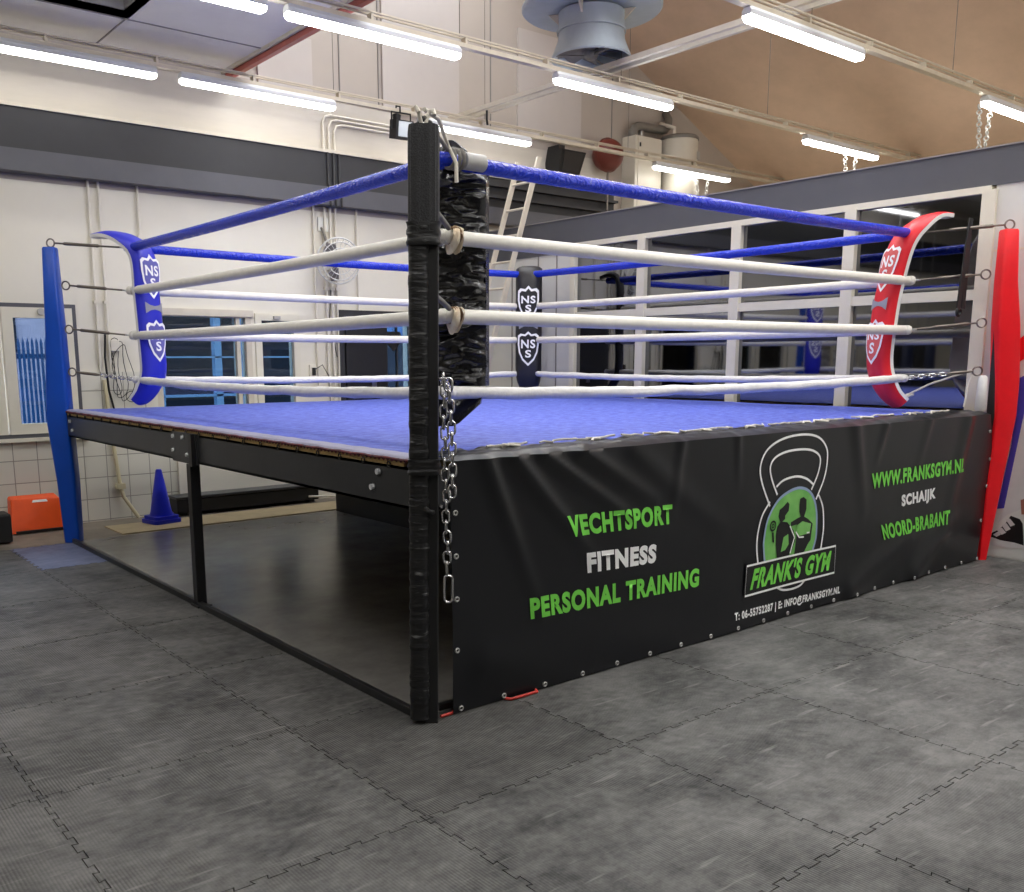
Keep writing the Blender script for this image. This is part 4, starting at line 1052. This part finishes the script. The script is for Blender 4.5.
# wall fan
o = thing('cage_fan', 'white round cage fan mounted on the back wall', 'fan', (3.15,YB-.25,2.5))
fc = V((3.0,YB-.28,2.48)); fn = V((-.25,-.95,-.15)).normalized(); fa = fn.cross(V((0,0,1))).normalized(); fb = fa.cross(fn)
m = MB()
for r, d in ((.23,.0),(.19,.05),(.13,.075),(.07,.09)):
    m.tube([fc+fn*d+(fa*math.cos(t)+fb*math.sin(t))*r for t in [2*PI*i/32 for i in range(32)]], .006 if r < .23 else .009, 5, closed=True)
for k in range(24):
    t = 2*PI*k/24; q = fa*math.cos(t)+fb*math.sin(t)
    m.tube([fc+fn*.09+q*.06, fc+fn*.06+q*.17, fc+q*.23, fc-fn*.07+q*.18, fc-fn*.08+q*.05], .0025, 4)
m.build('cage', M_clear, o, 60)
for k in range(3):
    t = 2*PI*k/3+.5; q = fa*math.cos(t)+fb*math.sin(t); q2 = fa*math.cos(t+.8)+fb*math.sin(t+.8)
    MB().prism([fc+q*.03, fc+q*.19, fc+(q+q2)*.12+fn*.02, fc+q2*.17+fn*.035, fc+q2*.04+fn*.02], fn*.004).build('blade', M_duct, o)
MB().cyl(fc+fn*.09, fc-fn*.14, .055, .05, 18).build('motor', M_duct, o, 40)
MB().tube([fc-fn*.12, V((2.98,YB-.12,2.62)), V((2.96,YB-.03,2.82)), V((2.95,YB-.0,2.84))], .014, 8).build('arm', M_duct, o, 60)
MB().box(2.92,3.04,YB-.02,YB,2.80,2.94).build('wall_plate', M_clear, o)
MB().tube([(3.05,YB-.03,2.3),(3.02,YB-.02,1.9),(3.1,YB-.02,1.5)], .005, 5).build('cable', M_cable, o)
# hanging cables
o = thing('cable_bundle', 'looped black cables hanging on the wall beside the blue pad', 'cable', (.75,YB-.03,1.4))
MB().tube([(.66,YB-.04,1.72),(.64,YB-.05,1.5),(.66,YB-.04,1.2),(.70,YB-.04,1.0)], .010, 7).build('strap', M_cable, o, 60)
for k in range(3):
    w = .05+.035*k
    MB().tube([(.74+.03*k+w*math.sin(t)*.7+.02*math.sin(3*t+k), YB-.04-.005*k, 1.42+.26*math.cos(t)-.03*k) for t in [2*PI*i/24 for i in range(25)]], .0035, 5).build('cable_loop', M_cable, o, 60)
for k in range(3):
    MB().torus((.86+.05*k,YB-.05,1.14-.015*k), .05-.008*k, .0035, (.1,1,0), 16, 5).build('coil', M_cable, o, 60)
MB().box(.70,.78,YB-.05,YB-.0,1.56,1.66,.006).build('hook_plate', M_pipe, o)
o = thing('power_socket', 'small wall socket with a black plug right of the glass door', 'socket', (2.8,YB,1.35))
MB().box(2.76,2.84,YB-.03,YB,1.27,1.42,.005).build('plate', M_pipe, o)
MB().box(2.785,2.815,YB-.06,YB-.03,1.31,1.39,.004).build('plug', M_cable, o)
MB().tube([(2.8,YB-.06,1.37),(2.9,YB-.05,1.42),(2.98,YB-.04,1.3),(2.99,YB-.04,1.0)], .005, 5).build('cable', M_cable, o)
# cone, step, boxes
o = thing('traffic_cone', 'bright blue plastic cone on the floor behind the ring', 'cone', (.89,5.5,0))
MB().hexa(rpoly(.91,5.5,.135,.135,.2,5,.25), 0, .035).hexa(rpoly(.91,5.5,.12,.12,.2,5,.3), .035, .065).build('base', M_cone, o, 40)
MB().lathe((.91,5.5,0), [(.105,.06),(.10,.09),(.095,.10),(.028,.48),(.022,.49),(.001,.49)], 28).build('cone', M_cone, o, 40)
o = thing('orange_step', 'orange plastic step leaning against the tiles at far left', 'step', (-.1,5.78,0))
MB().prism([(-.32,5.70,.0),(.125,5.70,.0),(.10,5.76,.27),(.085,5.775,.285),(-.285,5.775,.285),(-.30,5.76,.27)], (0,.12,.02)).build('body', M_orange, o)
MB().prism([(-.13,5.768,.252),(.0,5.768,.252),(-.01,5.772,.272),(-.12,5.772,.272)], (0,-.012,0)).build('handle', M_logo_white, o)
MB().box(-.29,.1,5.69,5.72,.0,.02).build('rubber_foot', M_blk_matte, o)
o = thing('black_step', 'black box cut off by the left edge beside the orange step', 'box', (-.62,5.45,0))
MB().box(-.85,-.40,5.3,5.52,0,.24,.02).build('body', M_blk_matte, o)
MB().tube([(-.62,5.29,.17),(-.62,5.27,.2),(-.5,5.27,.2),(-.5,5.29,.17)], .008, 6).build('handle', M_cable, o)
o = thing('low_bench', 'long low black bench on the floor against the back wall', 'bench', (1.9,5.8,0))
MB().box(1.15,2.68,5.72,5.94,.02,.155,.012).build('body', M_blk_matte, o)
MB().box(1.14,2.69,5.71,5.95,.155,.18,.008).build('top', M_beam, o)
for x in (1.22,2.6): MB().box(x-.03,x+.03,5.73,5.93,0,.02).build('foot', M_blk_matte, o)
MB().tube([(2.55,5.7,.06),(2.75,5.68,.05),(2.9,5.72,.03),(3.0,5.8,.02)], .012, 6).build('cable', M_pipe, o)
# ladder leaning on the end of the partition
o = thing('ladder', 'pale aluminium ladder leaning on the left end of the partition', 'ladder', (4.5,5.35,0))
A0, A1 = V((4.12,0,0)), V((5.27,0,3.5))
A1.x = 5.17+.0; A0.x = 3.95
dirl = (V((5.31,0,3.70))-V((4.09,0,0)))
lp = lambda t: V((4.09,0,0))+dirl*t
for y in (5.2,5.55):
    a, b_ = lp(0), lp(1)
    MB().prism([a+V((-.03,y-.014,0)),a+V((.03,y-.014,0)),a+V((.03,y+.014,0)),a+V((-.03,y+.014,0))], dirl).build('rail', M_cream_steel, o)
for k in range(12):
    p = lp((k+.6)/12.5); MB().cyl(p+V((0,5.2,0)), p+V((0,5.55,0)), .014, None, 8).build('rung', M_cream_steel, o)
# floodlight on the rear rail
o = thing('floodlight', 'black floodlight hooked on the rear rail beside the near post', 'lamp', (3.6,5.47,3.82))
MB().prism([(3.52,5.40,3.70),(3.72,5.38,3.70),(3.72,5.36,3.88),(3.52,5.38,3.88)], (-.02,.09,.01)).build('housing', M_blk_matte, o)
MB().prism([(3.545,5.392,3.72),(3.70,5.376,3.72),(3.70,5.36,3.865),(3.545,5.374,3.865)], (-.001,-.006,0)).build('lens', M_flood, o)
MB().tube([(3.5,5.44,3.8),(3.5,5.44,3.96),(3.72,5.42,3.96),(3.72,5.42,3.8)], .01, 6).build('bracket', M_blk_matte, o)
MB().tube([(3.6,5.43,3.96),(3.6,5.43,4.02),(3.6,5.5,4.04),(3.6,5.5,3.98)], .009, 6).build('hook', M_blk_matte, o)
MB().lathe((3.57,5.45,3.92), [(.001,-.05),(.04,-.04),(.045,.02),(.001,.04)], 12).build('cable_gland', M_blk_matte, o, 40)
# speaker, vessel, boiler, tank, ducts on the gable wall
o = thing('loudspeaker', 'black loudspeaker on the back wall left of the red vessel', 'speaker', (6.5,5.85,3.9))
MB().prism([(6.12,5.74,3.72),(6.48,5.74,3.72),(6.51,5.66,3.97),(6.10,5.66,3.97)], (0,.26,.03)).build('cabinet', M_blk_matte, o)
MB().prism([(6.16,5.732,3.74),(6.44,5.732,3.74),(6.465,5.662,3.95),(6.14,5.662,3.95)], (0,-.008,-.002)).build('grille', M_black_steel, o)
MB().box(6.18,6.28,5.8,YB,3.97,4.05).build('bracket', M_blk_matte, o)
o = thing('expansion_vessel', 'rust red round expansion vessel beside the white boiler', 'tank', (7.25,5.8,4.1))
MB().lathe((7.04,5.8,4.03), [(.001,-.2)]+[(.2*math.sin(t), -.2*math.cos(t)) for t in [PI*i/14 for i in range(1,14)]]+[(.001,.2)], 28, 'Y').build('shell', M_vessel, o, 60)
MB().lathe((7.04,5.8,4.03), [(.203,-.012),(.212,-.012),(.212,.012),(.203,.012)], 28, 'Y', False).build('flange', M_vessel, o, 40)
MB().tube([(7.04,5.8,3.83),(7.04,5.8,3.5),(7.06,5.82,3.2)], .014, 8).build('pipe', M_rod, o, 60)
o = thing('boiler', 'white boiler cabinet on the back wall above the partition', 'boiler', (7.95,5.75,3.4))
MB().box(7.51,8.03,5.765,YB,2.98,4.34,.012).build('cabinet', M_boiler, o)
fp_ = MB().box(7.56,7.98,5.755,5.768,3.02,4.31,.003).build('front_panel', M_boiler, o)
MB().box(7.58,7.60,5.745,5.756,4.2,4.25).build('badge', M_blk_matte, fp_)
o = thing('flue_duct', 'dark grey bent flue duct above the white boiler', 'duct', (8,5.8,4.5))
MB().tube([(7.58,5.88,4.34),(7.58,5.88,4.40),(7.61,5.88,4.45),(7.68,5.88,4.48),(7.8,5.88,4.49),(8.16,5.88,4.50)], .058, 14).build('pipe', M_duct, o, 60)
MB().tube([(8.12,5.88,4.50),(8.22,5.88,4.51),(8.28,5.88,4.56),(8.31,5.9,4.66),(8.32,5.97,4.76)], .05, 14).build('elbow', M_duct, o, 60)
MB().tube([(7.74,5.88,4.34),(7.74,5.88,4.43)], .04, 12).build('collar', M_steel, o, 60)
o = thing('hot_water_tank', 'white cylindrical water tank right of the boiler', 'tank', (8.65,5.7,3.8))
MB().lathe((8.33,5.72,0), [(.001,2.98),(.245,2.98),(.245,4.38),(.235,4.40),(.001,4.40)], 36).build('shell', M_boiler, o, 40)
MB().lathe((8.33,5.72,0), [(.247,4.355),(.257,4.355),(.257,4.385),(.24,4.405),(.001,4.405)], 36).build('lid', M_duct, o, 40)
MB().box(8.42,8.48,5.488,5.51,4.1,4.2).build('badge', M_tape, o)
MB().tube([(8.2,5.7,4.4),(8.2,5.7,4.5),(8.2,5.95,4.6)], .025, 8).build('pipe', M_pipe, o, 60)
pipe([(7.12,YB-.03,2.9),(7.12,YB-.03,3.62)], .03, 'left pale pipe on the beam end beside the boiler', M_pipe, (), 'pipes beside the boiler')
pipe([(7.2,YB-.03,2.9),(7.2,YB-.03,3.62)], .02, 'right brown pipe on the beam end beside the boiler', M_red_steel, (), 'pipes beside the boiler')
# bag chains beyond the partition
for nm, (cx, cy, cz) in (('white bag chains under the light before the column', (8.75,RY[1],3.85)), ('white bag chains under the light at the right edge', (7.75,RY[2],3.85)), ('white bag chains before the water tank', (8.5,RY[0]-.02,3.85))):
    o = thing('bag_chain', nm, 'chain', (cx,cy,cz), 'bag chains beyond the partition')
    for s_ in (-1,1):
        m = MB()
        for k in range(14):
            t = k/14; c = V((cx+s_*.12*(1-t), cy, cz-.75*t))
            m.torus(c, .022, .008, (1,0,0) if k%2 else (0,1,0), 8, 5)
        m.build('chain_strand', M_clear, o, 60)
# strap hanging at the red corner
o = thing('hand_wrap', 'black fabric strap draped over the turnbuckle beside the red post', 'strap', (4.86,.2,2.2))
P0 = V((4.86,.2,2.43))
for dx in (-.016,.02):
    MB().loft([[q+V((-.02,-.012,0)), q+V((.02,-.016,0)), q+V((.02,-.004,0)), q+V((-.02,-.002,0))] for q in [P0+V((dx*(1+2*t)-.05*t, dx*.5, -.62*t+.004)) for t in [i/14 for i in range(15)]]]).build('strap_tail', M_blk_matte, o, 50)
MB().torus(P0+V((-.05,0,-.64)), .025, .012, (0,1,0), 12, 6).build('strap_loop', M_cable, o, 60)
o = thing('white_cord', 'white cord tying the red pad tail to the lowest eye bolt', 'cord', (4.7,.3,1.3))
MB().tube([(4.62,.46,1.19),(4.75,.34,1.28),(4.93,.13,1.38)], .008, 6).build('cord', M_white_cord, o, 60)
MB().tube([(4.93,.12,1.38),(4.90,.13,1.3),(4.90,.14,1.2),(4.88,.14,1.12)], .006, 6).build('loose_end', M_white_cord, o, 60)
MB().tube([(4.60,.47,1.18),(4.65,.44,1.20),(4.68,.42,1.21)], .016, 8).build('knot', M_white_cord, o, 60)
o = MB().loft([[(4.94+math.cos(a)*r, .05+math.sin(a)*r, z) for a in [2*PI*i/14 for i in range(14)]] for z, r in ((1.09,.03),(1.11,.04),(1.22,.036),(1.33,.03),(1.345,.018))]).build('cloth_sleeve', M_rope_cloth, None, 50, loc=(4.94,.05,1.09))
tag(o, 'off white cloth sleeve standing on the deck beside the red post', 'sleeve')
# poster on the white wall
o = thing('sports_poster', 'white wall poster with purple stripe and black sneaker beside the red post', 'poster', (XR-.022,-.3,1))
xp = XR-.0225
def pp(name, pts, m, lift): return map_bm(poly_bm(fan(pts) if len(pts) > 4 else [pts]), lambda u, v: V((xp-lift, u, v)), 9).build(name, m, o)
MB().box(xp-.001,XR-.02,-1.2,.12,.01,2.22).build('sheet', M_white, o)
pp('trouser_print', [(-.079,.374),(-.159,1.121),(-.2,1.35),(-.6,1.45),(-.55,.6),(-.326,.424),(-.202,.384),(-.107,.331),(-.043,.255)], M_print_white, .002)
pp('stripe_print', [(-.067,1.302),(-.154,1.36),(-.159,1.121),(-.079,.374),(-.030,.364),(-.050,.542),(-.086,.825),(-.10,1.1)], M_purple, .003)
pp('sleeve_print', [(-.041,1.573),(-.067,1.424),(-.5,1.72),(-.5,1.95)], M_red_pad, .003)
pp('skin_print', [(-.186,.448),(-.261,.481),(-.273,.352),(-.201,.343)], M_skin, .0025)
pp('shoe_print', [(-.003,.135),(-.003,.164),(-.012,.183),(-.054,.209),(-.097,.262),(-.13,.325),(-.194,.308),(-.216,.278),(-.237,.115),(-.1,.12)], M_print_blk, .003)
pp('shoe_sole_print', [(.019,.135),(-.012,.148),(-.077,.133),(-.171,.13),(-.237,.118),(-.238,.098),(-.128,.085),(.012,.085)], M_skin if False else M_print_white, .004)
for q in ([(-.020,.168),(-.055,.198),(-.075,.176),(-.045,.155)], [(-.045,.205),(-.075,.230),(-.110,.196),(-.080,.175)], [(-.075,.245),(-.105,.268),(-.138,.226),(-.108,.205)], [(-.100,.29),(-.125,.305),(-.165,.262),(-.135,.245)]):
    pp('lace_print', q, M_print_white, .0045)

# made-up bags and rack out of view, for the mirrors to reflect
for k, x in enumerate((-3.1,-3.5,-3.9,-4.3)):
    o = thing('punching_bag', 'made-up dark punching bag left of the ring for the mirrors to reflect', 'punching bag', (x,5.3,0), 'made-up punching bags for the mirrors')
    MB().lathe((x,5.3,0), [(.001,.5),(.15,.5),(.165,.54),(.165,1.65),(.15,1.7),(.001,1.7)], 20).build('bag', M_navy if k%2 else M_blk_matte, o, 40)
    for s_ in (-1,1): MB().cyl((x+s_*.12,5.3,1.7),(x,5.3,2.2),.006,None,5).build('strap', M_steel, o)
    MB().cyl((x,5.3,2.2),(x,5.3,3.96),.008,None,6).build('chain', M_steel, o)
    MB().box(x-.1,x+.1,5.28,5.49,3.95,3.966).build('bracket', M_rail, o)
o = thing('shelf_rack', 'made-up steel rack of cartons left of the ring for the mirrors to reflect', 'rack', (-2.0,5.6,0))
for x in (-2.4,-1.6):
    for y in (5.5,5.9): MB().box(x-.02,x+.02,y-.02,y+.02,0,1.8).build('upright', M_cream_steel, o)
for z in (.3,.8,1.3,1.75): MB().box(-2.4,-1.6,5.5,5.9,z,z+.02).build('shelf', M_cream_steel, o)
for i in range(3):
    for j in range(2):
        for z in (.32,.82,1.32):
            x = -2.36+i*.25
            b = MB().box(x,x+.22,5.52,5.84,z+j*.14,z+j*.14+.135).build('carton', M_box, None, loc=(x,5.52,z+j*.14))
            tag(b, 'made-up printed carton on the rack for the mirrors to reflect', 'carton', 'cartons on the rack')

# ------------------------------------------------------------------ world, camera
w = bpy.data.worlds.new('World'); SC.world = w; w.use_nodes = True
bg = w.node_tree.nodes['Background']; bg.inputs[0].default_value = (.97,.98,1,1); bg.inputs[1].default_value = 5.4
cam = bpy.data.cameras.new('Camera'); co = bpy.data.objects.new('Camera', cam); COL.objects.link(co)
R = V((.78374664,-.62106753,-.00404133)); U = V((.10951178,.13178588,.98521046)); F = V((.61134963,.77259796,-.17130095))
mx = Matrix((R, U, -F)).transposed().to_4x4(); mx.translation = V((-2.13573942,-3.01743069,1.47847718))
co.matrix_world = mx
cam.sensor_width = 36; cam.lens = 938.696/1024*36; cam.shift_x = (512-474.474)/1024; cam.shift_y = (521.784-446)/1024
cam.clip_start = .05; cam.clip_end = 100
SC.camera = co
SC.view_settings.view_transform = 'Standard'; SC.view_settings.look = 'None'; SC.view_settings.gamma = 1; SC.view_settings.use_curve_mapping = False
SC.view_settings.exposure = 0.2
SC.cycles.use_denoising = True
SC.cycles.max_bounces = 10; SC.cycles.diffuse_bounces = 4; SC.cycles.glossy_bounces = 4; SC.cycles.transparent_max_bounces = 12
SC.cycles.sample_clamp_indirect = 6; SC.cycles.caustics_reflective = False; SC.cycles.caustics_refractive = False
